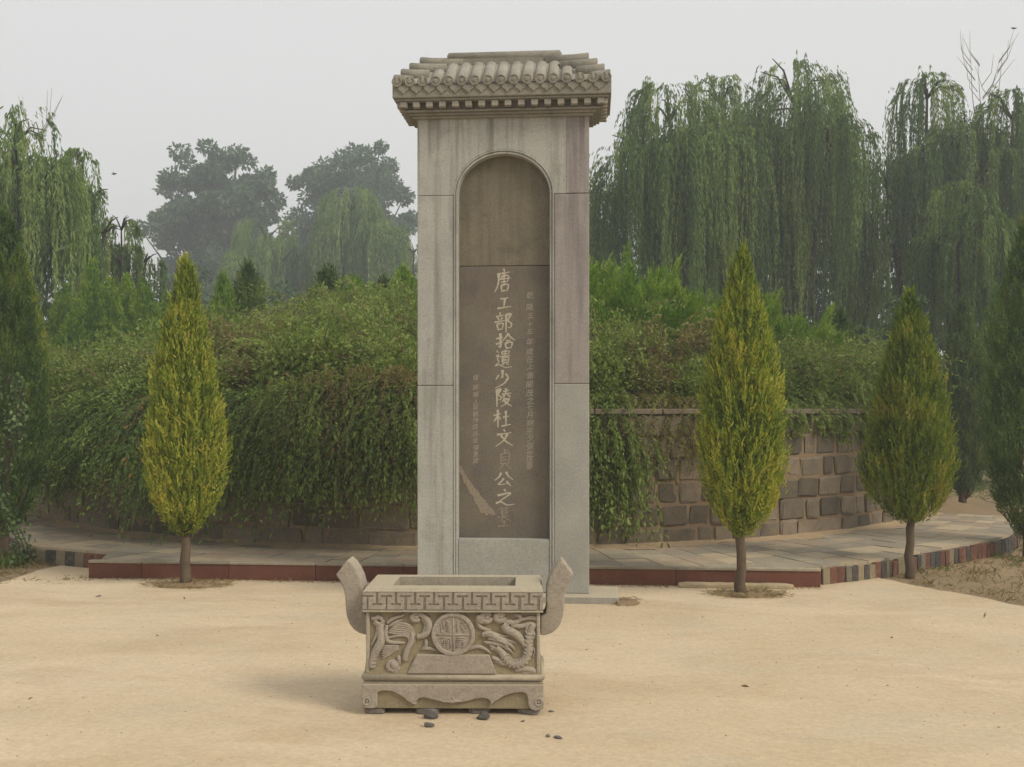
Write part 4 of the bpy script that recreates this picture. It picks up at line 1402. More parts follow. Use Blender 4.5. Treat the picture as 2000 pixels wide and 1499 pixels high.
# bright green spreading arborvitae bushes on the mound, right of the stele
def arbor_mesh(seed):
    V, T = [], []
    rng = np.random.default_rng(seed)
    for k in range(24):
        a = rng.uniform(0, 6.28)
        q = rng.uniform(0, 0.72)
        h = rng.uniform(0.5, 1.15) * (1 - 0.5 * q)
        me = cypress_crown('tmp', h, rng.uniform(0.11, 0.17), int(rng.integers(1, 9999)), 230, PROF_B, 0.05)
        co = np.empty(len(me.vertices) * 3, dtype=np.float32)
        me.vertices.foreach_get('co', co)
        bpy.data.meshes.remove(me)
        co = co.reshape(-1, 3).astype(float)
        lean = 0.75 * q / 0.55
        x = co[:, 0] + co[:, 2] * lean * 0.7
        co[:, 0] = x * math.cos(a) - co[:, 1] * math.sin(a) + q * math.cos(a)
        co[:, 1] = x * math.sin(a) + co[:, 1] * math.cos(a) + q * math.sin(a)
        V.append(co)
        nf = len(co) // 4
        T.append(np.clip(rng.uniform(0, 1) * 0.7 + rng.uniform(0, 0.3, nf) + 0.1, 0, 1))
    return leaf_mesh('foliage', np.concatenate(V), np.concatenate(T))


arb = [arbor_mesh(5), arbor_mesh(6)]
arb_stem = stems_mesh(9, 14, 0.5, 0.5, r=0.012)
arb_stem.materials.append(M['darkbark'])
for m_ in arb:
    m_.materials.append(M['arbor'])
for k, (u, D, s) in enumerate(((1180, 13.6, 1.25), (1215, 12.9, 1.1), (1250, 14.2, 1.2), (1290, 13.2, 1.15), (1345, 13.8, 1.1), (1365, 12.9, 1.0), (1405, 13.9, 1.0), (1500, 13.6, 1.0), (1535, 14.0, 0.9), (1120, 13.4, 1.2), (1155, 12.8, 1.1))):
    x, y, z = on_mound(u, D)
    root = empty('arborvitae_bush', (x, y, z - 0.1), rnd.uniform(0, 6.28))
    root.scale = (s, s, s * rnd.uniform(0.85, 1.05))
    tag(root, 'bright green arborvitae bush with flame-shaped sprays on top of the mound', 'bush', 'arborvitae bushes on the mound')
    add(bpy.data.objects.new('foliage', arb[k % 2]), root)
    add(bpy.data.objects.new('stem', arb_stem), root)


# ---- drooping jasmine: long thin shoots that arch over the wall
def jasmine_meshes(seed, ns, reach, fall, sweep, leaf=0.036, up=0.35, spread=0.55):
    """local axes: -y points out over the wall"""
    rng = np.random.default_rng(seed)
    rg = random.Random(seed)
    LP, LD = [], []
    st = MB()
    for k in range(ns):
        x0 = rng.uniform(-spread, spread)
        rch = reach * rng.uniform(0.35, 1.0)
        fl = fall * rng.uniform(0.35, 1.05)
        sw = sweep + rng.normal(0, 0.22)
        p0 = np.array([x0, rng.uniform(0.0, 0.7), rng.uniform(-0.08, 0.16)])
        p1 = p0 + np.array([sw * 0.3, -rch * 0.55, up * rng.uniform(0.5, 1.1)])
        p2 = p0 + np.array([sw * 0.75, -rch * 0.95 - p0[1] * 0.8, -0.2 * fl])
        p3 = p0 + np.array([sw * 1.15, -rch * 1.05 - p0[1], -fl])
        tt = np.linspace(0, 1, 40)[:, None]
        c = (1 - tt) ** 3 * p0 + 3 * (1 - tt) ** 2 * tt * p1 + 3 * (1 - tt) * tt ** 2 * p2 + tt ** 3 * p3
        d = unit(np.gradient(c, axis=0))
        m = 78
        idx = rng.integers(2, 40, m)
        LP.append(c[idx] + rng.normal(0, 0.008, (m, 3)))
        LD.append(d[idx] * 0.9 + rng.normal(0, 0.30, (m, 3)))
        if k % 3 == 0:
            st.tube([tuple(q) for q in c[::6]], 0.0028, 3, 1.0, False)
    P, D = np.concatenate(LP), np.concatenate(LD)
    L = leaf * np.where(rng.uniform(size=len(P)) < 0.12, rng.uniform(1.2, 1.9, len(P)), rng.uniform(0.55, 1.3, len(P)))
    tl = np.repeat(rng.uniform(0, 1, ns), 78)
    return leaf_mesh('foliage', leaf_quads(P, D, L, L * 0.32, rng), tl), st.mesh('stem')


jas = []
for s, sw in ((1, -0.45), (2, -0.35), (3, -0.1), (4, -0.6)):
    f_, t_ = jasmine_meshes(300 + s, 210, 1.0, 1.22, sw, 0.042)
    f_.materials.append(M['jasmine'])
    t_.materials.append(M['greenstem'])
    jas.append((f_, t_))
ang = -1.15
k = 0
while True:
    px = WC[0] + math.sin(ang) * (WR - 0.25)
    if px > -0.9:
        break
    root = empty('jasmine_shrub', (px, WC[1] - math.cos(ang) * (WR - 0.25), 1.52), ang + rnd.uniform(-0.3, 0.3))
    s = rnd.uniform(0.82, 1.15)
    root.scale = (s, s, s * (0.92 if px > -4 else 0.85) * rnd.uniform(0.9, 1.1))
    tag(root, 'arching jasmine shrub whose thin green shoots spill over the retaining wall', 'shrub', 'jasmine spilling over the wall')
    f_, t_ = jas[k % 4]
    add(bpy.data.objects.new('foliage', f_), root)
    add(bpy.data.objects.new('stem', t_), root)
    ang += 0.078
    k += 1
# shorter fringes right of the stele
sf, stt = jasmine_meshes(330, 130, 0.35, 0.75, 0.0, 0.034, 0.25, 0.5)
sf.materials.append(M['shrub_brown'])
stt.materials.append(M['twig'])
lf, ltt = jasmine_meshes(331, 210, 0.42, 1.30, 0.05, 0.055, 0.25, 0.30)
lf.materials.append(M['shrub'])
ltt.materials.append(M['greenstem'])
gf, gtt = jasmine_meshes(332, 130, 0.30, 0.30, 0.0, 0.045, 0.28, 0.5)
gf.materials.append(M['shrub'])
gtt.materials.append(M['twig'])


def wall_angle(u):
    best = min(np.linspace(-1.2, 1.2, 481), key=lambda a_: abs(proj_u(WC[0] + math.sin(a_) * WR, WC[1] - math.cos(a_) * WR) - u))
    return float(best)


def proj_u(x, y):
    q = np.array([x - CAMX, y])
    return 1000 + FPX * float(q @ RT) / float(q @ FW)


for u, (f_, t_), lab, grp, sz in ((1168, (lf, ltt), 'dense green creeper hanging down the wall beside the stele', 'creepers hanging beside the stele', 1.0), 
                              (1140, (lf, ltt), 'dense green creeper hanging down the wall beside the stele', 'creepers hanging beside the stele', 0.9), (1262, (sf, stt), 'thin dry brown trailing shrub over the wall coping', 'dry trailers over the coping', 0.95), (1320, (sf, stt), 'thin dry brown trailing shrub over the wall coping', 'dry trailers over the coping', 0.8), (1375, (sf, stt), 'thin dry brown trailing shrub over the wall coping', 'dry trailers over the coping', 0.7),
                              (640, (sf, stt), 'dry brown trailer hanging among the green jasmine shoots', 'dry trailers among the jasmine', 1.2), (720, (sf, stt), 'dry brown trailer hanging among the green jasmine shoots', 'dry trailers among the jasmine', 1.5), (790, (sf, stt), 'dry brown trailer hanging among the green jasmine shoots', 'dry trailers among the jasmine', 1.4), (600, (lf, ltt), 'leafy green creeper hanging among the jasmine shoots on the wall', 'creepers among the jasmine', 0.8), (760, (lf, ltt), 'leafy green creeper hanging among the jasmine shoots on the wall', 'creepers among the jasmine', 0.85),
                              (1560, (gf, gtt), 'short green trailer just lapping over the wall coping', 'green trailers over the coping', 0.8), (1650, (gf, gtt), 'short green trailer just lapping over the wall coping', 'green trailers over the coping', 1.0), (1720, (gf, gtt), 'short green trailer just lapping over the wall coping', 'green trailers over the coping', 1.6), (1460, (gf, gtt), 'short green trailer just lapping over the wall coping', 'green trailers over the coping', 0.7), (1770, (gf, gtt), 'short green trailer just lapping over the wall coping', 'green trailers over the coping', 1.6)):
    a_ = wall_angle(u)
    off_ = 0.12 if u < 820 else -0.2
    root = empty('trailing_shrub', (WC[0] + math.sin(a_) * (WR + off_), WC[1] - math.cos(a_) * (WR + off_), 1.52 + (0.12 if u < 820 else 0)), a_)
    root.scale = (1, 1, sz)
    tag(root, lab, 'shrub', grp)
    add(bpy.data.objects.new('foliage', f_), root)
    add(bpy.data.objects.new('stem', t_), root)


# ---- willows
TIPS = []


def willow(name, loc, H, Rr, seed, nstr, mat, label, nl=7, lmin=1.2, lmax=4.2, leaf=0.13, group=None, low=0.9, bare=0, bx=0.0, bh=(0.03, 0.06), shape=0.62):
    root = empty(name, (loc[0], loc[1], 0))
    tag(root, label, 'tree', group)
    rng = np.random.default_rng(seed)
    rg = random.Random(seed)
    C, RL = [], []
    for k in range(nl):
        a = 2 * math.pi * k / nl + rg.uniform(-0.4, 0.4)
        q = Rr * rg.uniform(0.25, 0.72)
        C.append((math.cos(a) * q, math.sin(a) * q, H * rg.uniform(shape - 0.08, shape + 0.20)))
        RL.append(Rr * rg.uniform(0.30, 0.48))
    C.append((rg.uniform(-0.2, 0.2) * Rr, 0, H * 0.80))
    RL.append(Rr * 0.42)
    C, RL = np.array(C), np.array(RL)
    for i in range(len(C)):
        q = math.hypot(C[i, 0], C[i, 1]) / Rr
        C[i, 2] = H * (1.0 - 0.20 * q - rg.uniform(0, 0.10)) - RL[i] * 1.1
    C[-1, 2] = H - RL[-1] * 1.1
    mb = MB()
    mb.tube([(0, 0, -0.1), (rg.uniform(-0.1, 0.1), 0, H * 0.12), (rg.uniform(-0.2, 0.2), 0.1, H * 0.26)], [H * 0.028, H * 0.022, H * 0.02], 9)
    for i in range(len(C)):
        c = C[i]
        mb.tube(crspline([(0, 0.05, H * 0.22), (c[0] * 0.45, c[1] * 0.45, H * 0.42), (c[0] * 0.85, c[1] * 0.85, c[2] - 0.2), (c[0], c[1], c[2] + RL[i] * 0.05)], 3), [H * (0.011 if i < len(C) - 1 else 0.008) * (1 - 0.098 * j) for j in range(10)], 6)
        for j in range(5):
            a = rg.uniform(0, 6.28)
            e = (c[0] + math.cos(a) * RL[i] * 0.8, c[1] + math.sin(a) * RL[i] * 0.8, c[2] + RL[i] * rg.uniform(0.2, 0.9))
            mb.tube([tuple(c * np.array([0.85, 0.85, 1.0])), ((c[0] + e[0]) / 2, (c[1] + e[1]) / 2, (c[2] + e[2]) / 2 + 0.25 * RL[i]), e], [H * 0.0035, H * 0.0025, H * 0.001], 5)
    mb.build('trunk', M['darkbark'], root, 0, 1, True)
    # hanging shoots gather in tresses, each a handful of strands
    k = rng.integers(0, len(C), nstr)
    nt2 = nstr // 8 + 1
    tress = rng.integers(0, nt2, nstr)
    az_t, el_t, tl = rng.uniform(0, 2 * math.pi, nt2), rng.uniform(0.05, 1.0, nt2), rng.uniform(0, 1, nt2)
    lobe_t = rng.integers(0, len(C), nt2)
    k = lobe_t[tress]
    az = az_t[tress] + rng.normal(0, 0.07, nstr)
    el = np.clip(el_t[tress] + rng.normal(0, 0.05, nstr), 0.0, 1)
    cz = el
    sz_ = np.sqrt(np.maximum(0, 1 - cz ** 2))
    out = np.stack([np.cos(az), np.sin(az), np.zeros(nstr)], 1)
    P0 = C[k] + out * (RL[k] * sz_)[:, None]
    P0[:, 2] += RL[k] * cz * 0.95
    Ls = (lmin + (lmax - lmin) * tl[tress] ** 1.2) * rng.uniform(0.7, 1.1, nstr)
    Ls = np.minimum(Ls, np.maximum(0.5, P0[:, 2] - low * rng.uniform(0.6, 2.0, nstr)))
    spread = rng.uniform(0.15, 0.55, nstr) * RL[k]
    rise = np.where(rng.uniform(size=nstr) < 0.15, rng.uniform(0.2, 0.55, nstr), rng.uniform(0.02, 0.2, nstr)) * RL[k]
    m = np.maximum(8, (Ls / (0.30 * leaf)).astype(int))
    sid = np.repeat(np.arange(nstr), m)
    s = rng.uniform(0, 1, len(sid)) * Ls[sid]
    b = 0.35
    e = 1 - np.exp(-s / b)
    P = P0[sid] + out[sid] * (spread[sid] * e)[:, None]
    P[:, 2] += rise[sid] * e * 1.5 - s * (0.35 + 0.65 * np.clip(s / 0.6, 0, 1))
    ph = rng.uniform(0, 6.28, nstr)[sid]
    P[:, 0] += 0.05 * np.sin(s * 1.7 + ph)
    P[:, 1] += 0.05 * np.cos(s * 1.3 + ph)
    D = np.tile(np.array([0, 0, -1.0]), (len(sid), 1)) + out[sid] * (0.9 * np.exp(-s / b))[:, None] + rng.normal(0, 0.24, (len(sid), 3))
    L = leaf * rng.uniform(0.6, 1.2, len(sid))
    V = leaf_quads(P, D, L, L * 0.20, rng)
    me = leaf_mesh('crown', V, rng.uniform(0, 1, nt2)[tress][sid] * 0.85 + 0.15 * rng.uniform(0, 1, nstr)[sid])
    link_mesh('crown', me, mat, root)
    if bare:
        tw = MB()
        for q in range(bare):
            a = rg.uniform(-0.5, 0.5)
            x0 = bx + rg.uniform(-0.2, 0.2)
            hh = H * rg.uniform(*bh)
            tw.tube(crspline([(x0, 0, H * 0.86), (x0 + a * 0.7, 0, H * 0.94), (x0 + a * 1.0, rg.uniform(-0.3, 0.3), H * 0.97 + hh)], 4), [0.018 * (1 - 0.1 * j) for j in range(9)], 5)
            for w_ in range(6):
                f = rg.uniform(0.3, 0.95)
                bx_, bz = x0 + a * f, H * 0.9 + (H * 0.07 + hh) * f
                sg = rg.choice((-1, 1))
                tip = (bx_ + sg * rg.uniform(0.25, 0.6), 0, bz + rg.uniform(0.6, 1.1))
                TIPS.append((loc[0] + tip[0], loc[1], tip[2]))
                tw.tube([(bx_, 0, bz), (bx_ + sg * 0.25, 0, bz + 0.35), tip], [0.010, 0.007, 0.003], 4)
        tw.build('bare_branch', M['twig'], root)
    return root


# right of the stele
D = 27.0
willow('willow_tree', spot(1310, 26.5), zat(150, 26.5), 2.5, 401, 2100, M['willow'], 'large weeping willow with its curtain hanging close beside the stele', 7, 1.6, 5.5, group=None)
willow('willow_tree', spot(1540, 27.5), zat(112, 27.5), 2.7, 402, 2200, M['willow'], 'tallest weeping willow with long curtain behind the flame-shaped cypress', 8, 1.6, 5.8)
willow('willow_tree', spot(1430, 30.5), zat(140, 30.5), 2.2, 407, 1300, M['willow'], 'weeping willow closing the gap between the curtain by the stele and the tallest willow', 7, 1.6, 5.5)
willow('willow_tree', spot(1800, 28.0), zat(135, 28.0), 1.75, 403, 1350, M['willow'], 'weeping willow with narrow dome behind the olive-green cypress', 6, 1.6, 5.0)
willow('willow_tree', spot(1975, 27.0), zat(165, 27.0), 2.0, 404, 1500, M['willow'], 'weeping willow with bare leafless twigs sticking out of its top', 6, 1.6, 5.2, bare=3, bx=-0.65, bh=(0.09, 0.125))
willow('willow_tree', spot(1890, 22.5), zat(345, 22.5), 1.35, 405, 800, M['willow'], 'low weeping willow in front of the willow with bare twigs', 5, 1.2, 3.6, leaf=0.12)
willow('willow_tree', spot(1660, 31.0), zat(330, 31.0), 1.9, 406, 800, M['willow'], 'hazy low willow filling the gap between two taller willows', 5, 1.2, 4.0)
# left
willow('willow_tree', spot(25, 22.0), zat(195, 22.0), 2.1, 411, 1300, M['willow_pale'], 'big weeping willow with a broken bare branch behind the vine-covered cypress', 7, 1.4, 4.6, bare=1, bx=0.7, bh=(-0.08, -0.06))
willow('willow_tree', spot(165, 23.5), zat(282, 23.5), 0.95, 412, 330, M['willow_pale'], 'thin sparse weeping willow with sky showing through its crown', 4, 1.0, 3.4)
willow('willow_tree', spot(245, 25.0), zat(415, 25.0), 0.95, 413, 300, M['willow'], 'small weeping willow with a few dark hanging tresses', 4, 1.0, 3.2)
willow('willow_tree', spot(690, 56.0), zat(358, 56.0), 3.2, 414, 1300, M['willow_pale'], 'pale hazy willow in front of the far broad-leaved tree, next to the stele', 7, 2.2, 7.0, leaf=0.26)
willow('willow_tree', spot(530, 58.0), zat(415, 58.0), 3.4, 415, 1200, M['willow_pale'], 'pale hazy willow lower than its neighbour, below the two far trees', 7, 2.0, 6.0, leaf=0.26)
willow('willow_tree', spot(1160, 36.0), zat(365, 36.0), 1.3, 416, 500, M['willow'], 'slim hazy willow half hidden by the edge of the stele', 5, 1.4, 4.0, leaf=0.17)
willow('willow_tree', spot(800, 50.0), zat(470, 50.0), 1.4, 417, 300, M['willow'], 'low hazy willow peeping past the edge of the stele under the far tree', 4, 1.4, 3.6, leaf=0.19)


# ---- far broad-leaved trees and rounded bushes
def broadleaf(name, loc, H, Rr, seed, n, leaf, mat, label, zc=0.62, nl=46, flat=0.8, group=None, cat='tree', gap=0.2, lob=0.20):
    root = empty(name, (loc[0], loc[1], 0))
    tag(root, label, cat, group)
    rng = np.random.default_rng(seed)
    d = unit(rng.normal(size=(nl, 3)))
    q = rng.uniform(0.15, 0.92, nl) ** 0.75
    C = d * q[:, None] * np.array([Rr, Rr, H * (1 - zc) * flat])
    nb_ = max(6, nl // 7)
    ld = unit(rng.normal(size=(nb_, 3)) + np.array([0, 0, 0.25]))
    li = np.arange(nl) % nb_
    f_ = rng.uniform(0.2, 0.93, nl)
    C = (ld[li] * f_[:, None] + rng.normal(0, 0.10, (nl, 3)))
    inner = rng.uniform(size=nl) < 0.6
    C[inner] = (d * (rng.uniform(0, 1, (nl, 1)) ** 0.4) * 0.86)[inner]
    C = C * np.array([Rr, Rr, H * (1 - zc) * flat])
    C[:, 2] += H * zc
    RL = rng.uniform(lob * 0.7, lob * 1.3, nl) * Rr
    k = rng.integers(0, nl, n)
    dd = unit(rng.normal(size=(n, 3)))
    P = C[k] + dd * (RL[k] * rng.uniform(gap, 1.0, n) ** 0.6)[:, None] * np.array([1, 1, 0.7])
    D = dd * 0.8 + rng.normal(0, 0.6, (n, 3)) + np.array([0, 0, -0.2])
    L = leaf * rng.uniform(0.6, 1.3, n)
    me = leaf_mesh('crown', leaf_quads(P, D, L, L * 0.55, rng), rng.uniform(0, 1, nl)[k] * 0.6 + rng.uniform(0, 0.4, n))
    link_mesh('crown', me, mat, root)
    mb = MB()
    mb.tube([(0, 0, -0.1), (0.03 * H * rng.uniform(-1, 1), 0, H * 0.25), (0.03 * H * rng.uniform(-1, 1), 0, H * 0.55), (0, 0, H * 0.7)], [H * 0.026, H * 0.02, H * 0.012, H * 0.003], 8)
    for i in range(0, nl, 2):
        c = C[i]
        z0 = min(c[2] * 0.75, H * 0.65) * rng.uniform(0.55, 0.95)
        mb.tube([(0, 0, z0), (c[0] * 0.5, c[1] * 0.5, (z0 + c[2]) / 2), tuple(c)], [H * 0.007, H * 0.0045, H * 0.0015], 5)
    mb.build('trunk', M['darkbark'], root, 0, 1, True)
    return root


broadleaf('broadleaf_tree', spot(432, 82), zat(262, 82), 6.2, 501, 42000, 0.38, M['broad'], 'hazy broad-leaved tree with a peaked crown far behind the mound', 0.70, 240, 1.0, lob=0.125)
broadleaf('broadleaf_tree', spot(690, 85), zat(266, 85), 6.3, 502, 38000, 0.38, M['broad'], 'hazy broad-leaved tree with a rounded open crown far behind the mound, next to the stele', 0.72, 200, 1.0, lob=0.125)
broadleaf('broadleaf_tree', spot(160, 24.5), zat(440, 24.5), 1.0, 503, 7000, 0.12, M['cyp_green'], 'dark green bushy tree beneath the sparse willow', 0.6, 30)
broadleaf('bush', spot(1740, 21.5), zat(498, 21.5), 0.95, 504, 8000, 0.10, M['cyp_dark'], 'dark rounded evergreen bush behind the mound wall', 0.5, 34, 0.95, None, 'bush')
k = 0
for u, D, v, rr in ((60, 27, 520, 1.6), (120, 30, 480, 1.7), (230, 31, 540, 1.6), (310, 40, 505, 2.4), (390, 42, 500, 2.4), (352, 48, 490, 2.4), (470, 32, 545, 1.7), (560, 33, 540, 1.7), (640, 32, 545, 1.6), (730, 33, 540, 1.6), (800, 32, 560, 1.4), (1190, 30, 540, 1.5), (1270, 31, 500, 1.6), (1360, 32, 480, 1.7), (1450, 32, 480, 1.7), (1550, 33, 500, 1.7), (1600, 36, 440, 2.0), (1690, 36, 450, 2.0), (1640, 34, 480, 1.8), (1730, 34, 520, 1.7), (1810, 33, 500, 1.7), (1900, 32, 520, 1.7), (1980, 31, 500, 1.7)):
    if k < 3:
        o = broadleaf('understorey_bush', spot(u, D), 5.0, 1.7, 520 + k, 5000, 0.17, M['broad'], 'dark green understorey bush filling the gaps below the willows', 0.5, 30, 0.95, 'understorey below the willows', 'bush')
        k0 = k
    else:
        o = copy_tree([q for q in COL.objects if q.name.startswith('understorey_bush') and q.parent is None][k % 3])
        x, y = spot(u, D)
        o.location = (x, y, 0)
        o.rotation_euler = (0, 0, rnd.uniform(0, 6.28))
    o.scale = (rr / 1.7, rr / 1.7, zat(v, D) / 5.0)
    k += 1

# climbing vine at the foot of the tree on the left
vx, vy = spot(22, 10.15)
rng = np.random.default_rng(77)
n = 560
t = rng.uniform(0, 1, n)
P = np.stack([0.13 * np.sin(t * 9) * (1 - 0.4 * t) + rng.normal(0, 0.07, n) - 0.03 * t, rng.normal(0, 0.07, n), 0.02 + t ** 1.4 * 1.9], 1)
D_ = rng.normal(0, 0.6, (n, 3)) + np.array([0, -0.5, -0.3])
L = 0.05 * rng.uniform(0.6, 1.2, n)
root = empty('climbing_vine', (vx, vy, 0))
tag(root, 'climbing vine with pale green leaves trailing from the deep green cypress to the ground', 'vine')
link_mesh('foliage', leaf_mesh('foliage', leaf_quads(P, D_, L, L * 0.8, rng)), M['vine'], root)
mb = MB()
for q in range(3):
    mb.tube([(0.13 * math.sin(tt * 9) * (1 - 0.4 * tt) + 0.03 * q - 0.03, 0.02 * q, -0.02 + tt ** 1.4 * 1.9) for tt in [j / 14 for j in range(15)]], 0.006, 4)
mb.build('stem', M['darkbark'], root)

# dry grass on the verges: nobody could count the blades
def grass(name, region, n, hmin, hmax, mat, label, seed, clump=0.5):
    rng = np.random.default_rng(seed)
    pts = []
    cl = [region(rng) for _ in range(max(4, n // 60))]
    while len(pts) < n:
        if rng.uniform() < clump:
            c = cl[rng.integers(0, len(cl))]
            pts.append((c[0] + rng.normal(0, 0.06), c[1] + rng.normal(0, 0.06)))
        else:
            pts.append(region(rng))
    P = np.array([(x, y, 0.0) for x, y in pts])
    D = rng.normal(0, 1.0, (n, 3))
    D[:, 2] = np.abs(D[:, 2]) * 0.6 + 0.25
    L = rng.uniform(hmin, hmax, n)
    o = link_mesh(name, leaf_mesh(name, leaf_quads(P, D, L, 0.006 + 0.03 * L, rng)), mat)
    o['kind'] = 'stuff'
    tag(o, label, 'grass')
    return o


def tri_region(poly):
    A = np.array(poly)
    lo, hi = A.min(0), A.max(0)

    def inside(x, y):
        c = False
        for (x0, y0), (x1, y1) in zip(poly, poly[1:] + poly[:1]):
            if (y0 > y) != (y1 > y) and x < (x1 - x0) * (y - y0) / (y1 - y0) + x0:
                c = not c
        return c

    def f(rng):
        while True:
            x, y = rng.uniform(lo[0], hi[0]), rng.uniform(lo[1], hi[1])
            if inside(x, y):
                return x, y
    return f


verge_r = [gnd(1690, 1122), gnd(1780, 1144), gnd(1900, 1164), gnd(2010, 1186), (6.6, 8.6), (6.6, 11.8), gnd(1985, 1066), gnd(1890, 1085), gnd(1790, 1103)]
verge_l = [gnd(0, 1138), gnd(90, 1110), gnd(165, 1098), gnd(120, 1092), gnd(50, 1086), (-6.2, 10.6), (-7, 9.5), gnd(-90, 1160)]
grass('dry_grass', tri_region(verge_r), 3600, 0.03, 0.10, M['straw'], 'straw-coloured dry grass on the verge beyond the court beside the kerb', 601)
grass('green_weeds', tri_region(verge_r), 2000, 0.03, 0.10, M['weed'], 'scattered low green weeds among the dry grass beside the brick kerb', 602, 0.85)
grass('dry_grass', tri_region(verge_l), 2600, 0.04, 0.13, M['straw'], 'dry grass and litter at the foot of the vine-covered cypress', 603)
grass('green_weeds', tri_region([gnd(0, 1118), gnd(45, 1108), gnd(70, 1095), gnd(40, 1086), gnd(-40, 1100)]), 900, 0.05, 0.18, M['weed'], 'green weeds at the foot of the vine-covered cypress', 604, 0.8)
far_r = [gnd(1870, 968), gnd(1960, 990), gnd(2040, 985), gnd(2040, 935), gnd(1860, 940)]
grass('pale_weeds', tri_region(far_r), 2200, 0.08, 0.30, M['weed'], 'rank pale weeds beyond the far edge of the paved path', 605, 0.6)
# ------------------------------------------------------------------ small things
def chip_mesh(seed):
    rg = random.Random(seed)
    bm = bmesh.new()
    bmesh.ops.create_icosphere(bm, subdivisions=2, radius=0.5)
    ax = Vector((rg.uniform(-1, 1), rg.uniform(-1, 1), rg.uniform(-1, 1))).normalized()
    for v in bm.verts:
        for q in range(3):
            pl = Vector((math.sin(seed + q * 2.1), math.cos(seed * 1.7 + q), math.sin(q * 1.3 + seed * 0.6))).normalized()
            dd = v.co.dot(pl)
            if dd > 0.28:
                v.co -= pl * (dd - 0.28)
        v.co += Vector((rg.uniform(-0.03, 0.03), rg.uniform(-0.03, 0.03), rg.uniform(-0.03, 0.03)))
    me = bpy.data.meshes.new('stone_chip')
    bm.to_mesh(me)
    bm.free()
    me.materials.append(M['chip'])
    return me


CZ = 0.012
cms = [chip_mesh(s) for s in (1, 2, 3, 4)]
for k, (u, v, L, w, h, rz, lab) in enumerate(((842, 1404, 0.085, 0.05, 0.045, 0.3, 'long dark stone chip lying just below the basin apron'), (943, 1405, 0.085, 0.05, 0.045, -0.5, 'broken dark stone chip tilted down under the basin plaque side'),
                                   (838, 1420, 0.055, 0.035, 0.032, 0.1, 'small dark stone chip lying alone in front of the basin'), (1070, 1440, 0.024, 0.02, 0.018, 0, 'tiny pebble paired with a flat grey chip on the court'),
                                   (1090, 1443, 0.05, 0.025, 0.018, -0.2, 'flat grey chip beside a tiny pebble on the court'), (1077, 1391, 0.035, 0.018, 0.012, 0.1, 'thin flake of stone by the scrolled foot of the basin'),
                                   (1021, 1410, 0.022, 0.018, 0.012, 0.5, 'very small pebble in front of the scrolled foot of the basin'), (192, 1166, 0.05, 0.02, 0.015, 0.4, 'dark scrap on the bare court before the corner of the platform'))):
    o = add(bpy.data.objects.new('stone_chip', cms[k % 4]))
    x, y = gnd(u, v, CZ)
    o.location = (x, y, CZ + h * 0.33)
    o.scale = (L, w, h)
    o.rotation_euler = (rnd.uniform(-0.2, 0.2), rnd.uniform(-0.2, 0.2), rz)
    tag(o, lab, 'stone')

# pale plank lying along the platform
x0, y0 = gnd(1325, 1151)
x1, y1 = gnd(1551, 1154)
mb = MB()
nseg = 14
for k in range(nseg + 1):
    f = k / nseg
    w = 0.045 * (0.75 if k in (0, nseg) else 1) * rnd.uniform(0.92, 1.06)
    z = 0.045 * (0.8 if k in (0, nseg) else 1) * rnd.uniform(0.92, 1.08)
    x = (f - 0.5) * math.hypot(x1 - x0, y1 - y0)
    mb.v += [(x, -w, 0), (x, w, 0), (x, w * 0.9, z * 0.8), (x, w * 0.4, z), (x, -w * 0.5, z), (x, -w, z * 0.7)]
for k in range(nseg):
    for j in range(6):
        mb.f.append((k * 6 + j, k * 6 + (j + 1) % 6, k * 6 + 6 + (j + 1) % 6, k * 6 + 6 + j))
mb.f += [(5, 4, 3, 2, 1, 0), tuple(nseg * 6 + j for j in range(6))]
pl = mb.build('plank', M['plank'], None, 0.004)
pl.location = ((x0 + x1) / 2, (y0 + y1) / 2 + 0.03, CZ)
pl.rotation_euler = (0, 0, math.atan2(y1 - y0, x1 - x0))
tag(pl, 'pale weathered plank lying on the ground along the red-brown platform', 'plank')

# soil pits with straw litter round the trunks
for (x, y), rx, ry, lab, sd in (((-2.80, 8.72), 0.34, 0.20, 'soil pit with straw litter round the pear-shaped cypress', 1), ((2.0, 8.62), 0.30, 0.17, 'soil pit with straw litter round the flame-shaped cypress', 2), ((0.98, 8.2), 0.13, 0.18, 'patch of loose soil at the corner of the stele base', 3)):
    rg = random.Random(sd)
    mb = MB()
    n = 34
    for ring, (sc, z) in enumerate(((1.0, CZ + 0.001), (0.75, CZ + 0.012), (0.35, CZ + 0.018))):
        for j in range(n):
            a = 2 * math.pi * j / n
            q = sc * (1 + rg.uniform(-0.12, 0.12))
            mb.v.append((math.cos(a) * rx * q, math.sin(a) * ry * q, z + (rg.uniform(-0.004, 0.006) if ring else -0.01)))
    for ring in range(2):
        for j in range(n):
            mb.f.append((ring * n + j, ring * n + (j + 1) % n, (ring + 1) * n + (j + 1) % n, (ring + 1) * n + j))
    mb.f.append(tuple(2 * n + j for j in range(n)))
    so = mb.build('soil_patch', M['soil'], None, 0, 1, True)
    so.location = (x, y, 0)
    so['kind'] = 'structure'
    rng = np.random.default_rng(700 + sd)
    m = 700 if sd < 3 else 60
    a = rng.uniform(0, 6.28, m)
    q = np.sqrt(rng.uniform(0, 1, m)) * 1.15
    P = np.stack([x + np.cos(a) * q * rx, y + np.sin(a) * q * ry, np.full(m, CZ + 0.008)], 1)
    D_ = rng.normal(0, 1, (m, 3))
    D_[:, 2] = np.abs(D_[:, 2]) * 0.25
    st = link_mesh('straw_litter', leaf_mesh('straw_litter', leaf_quads(P, D_, rng.uniform(0.03, 0.11, m), 0.006, rng)), M['straw'])
    st['kind'] = 'stuff'
    tag(st, lab.replace('soil pit with straw litter', 'straw litter').replace('patch of loose soil', 'scraps of straw'), 'litter')

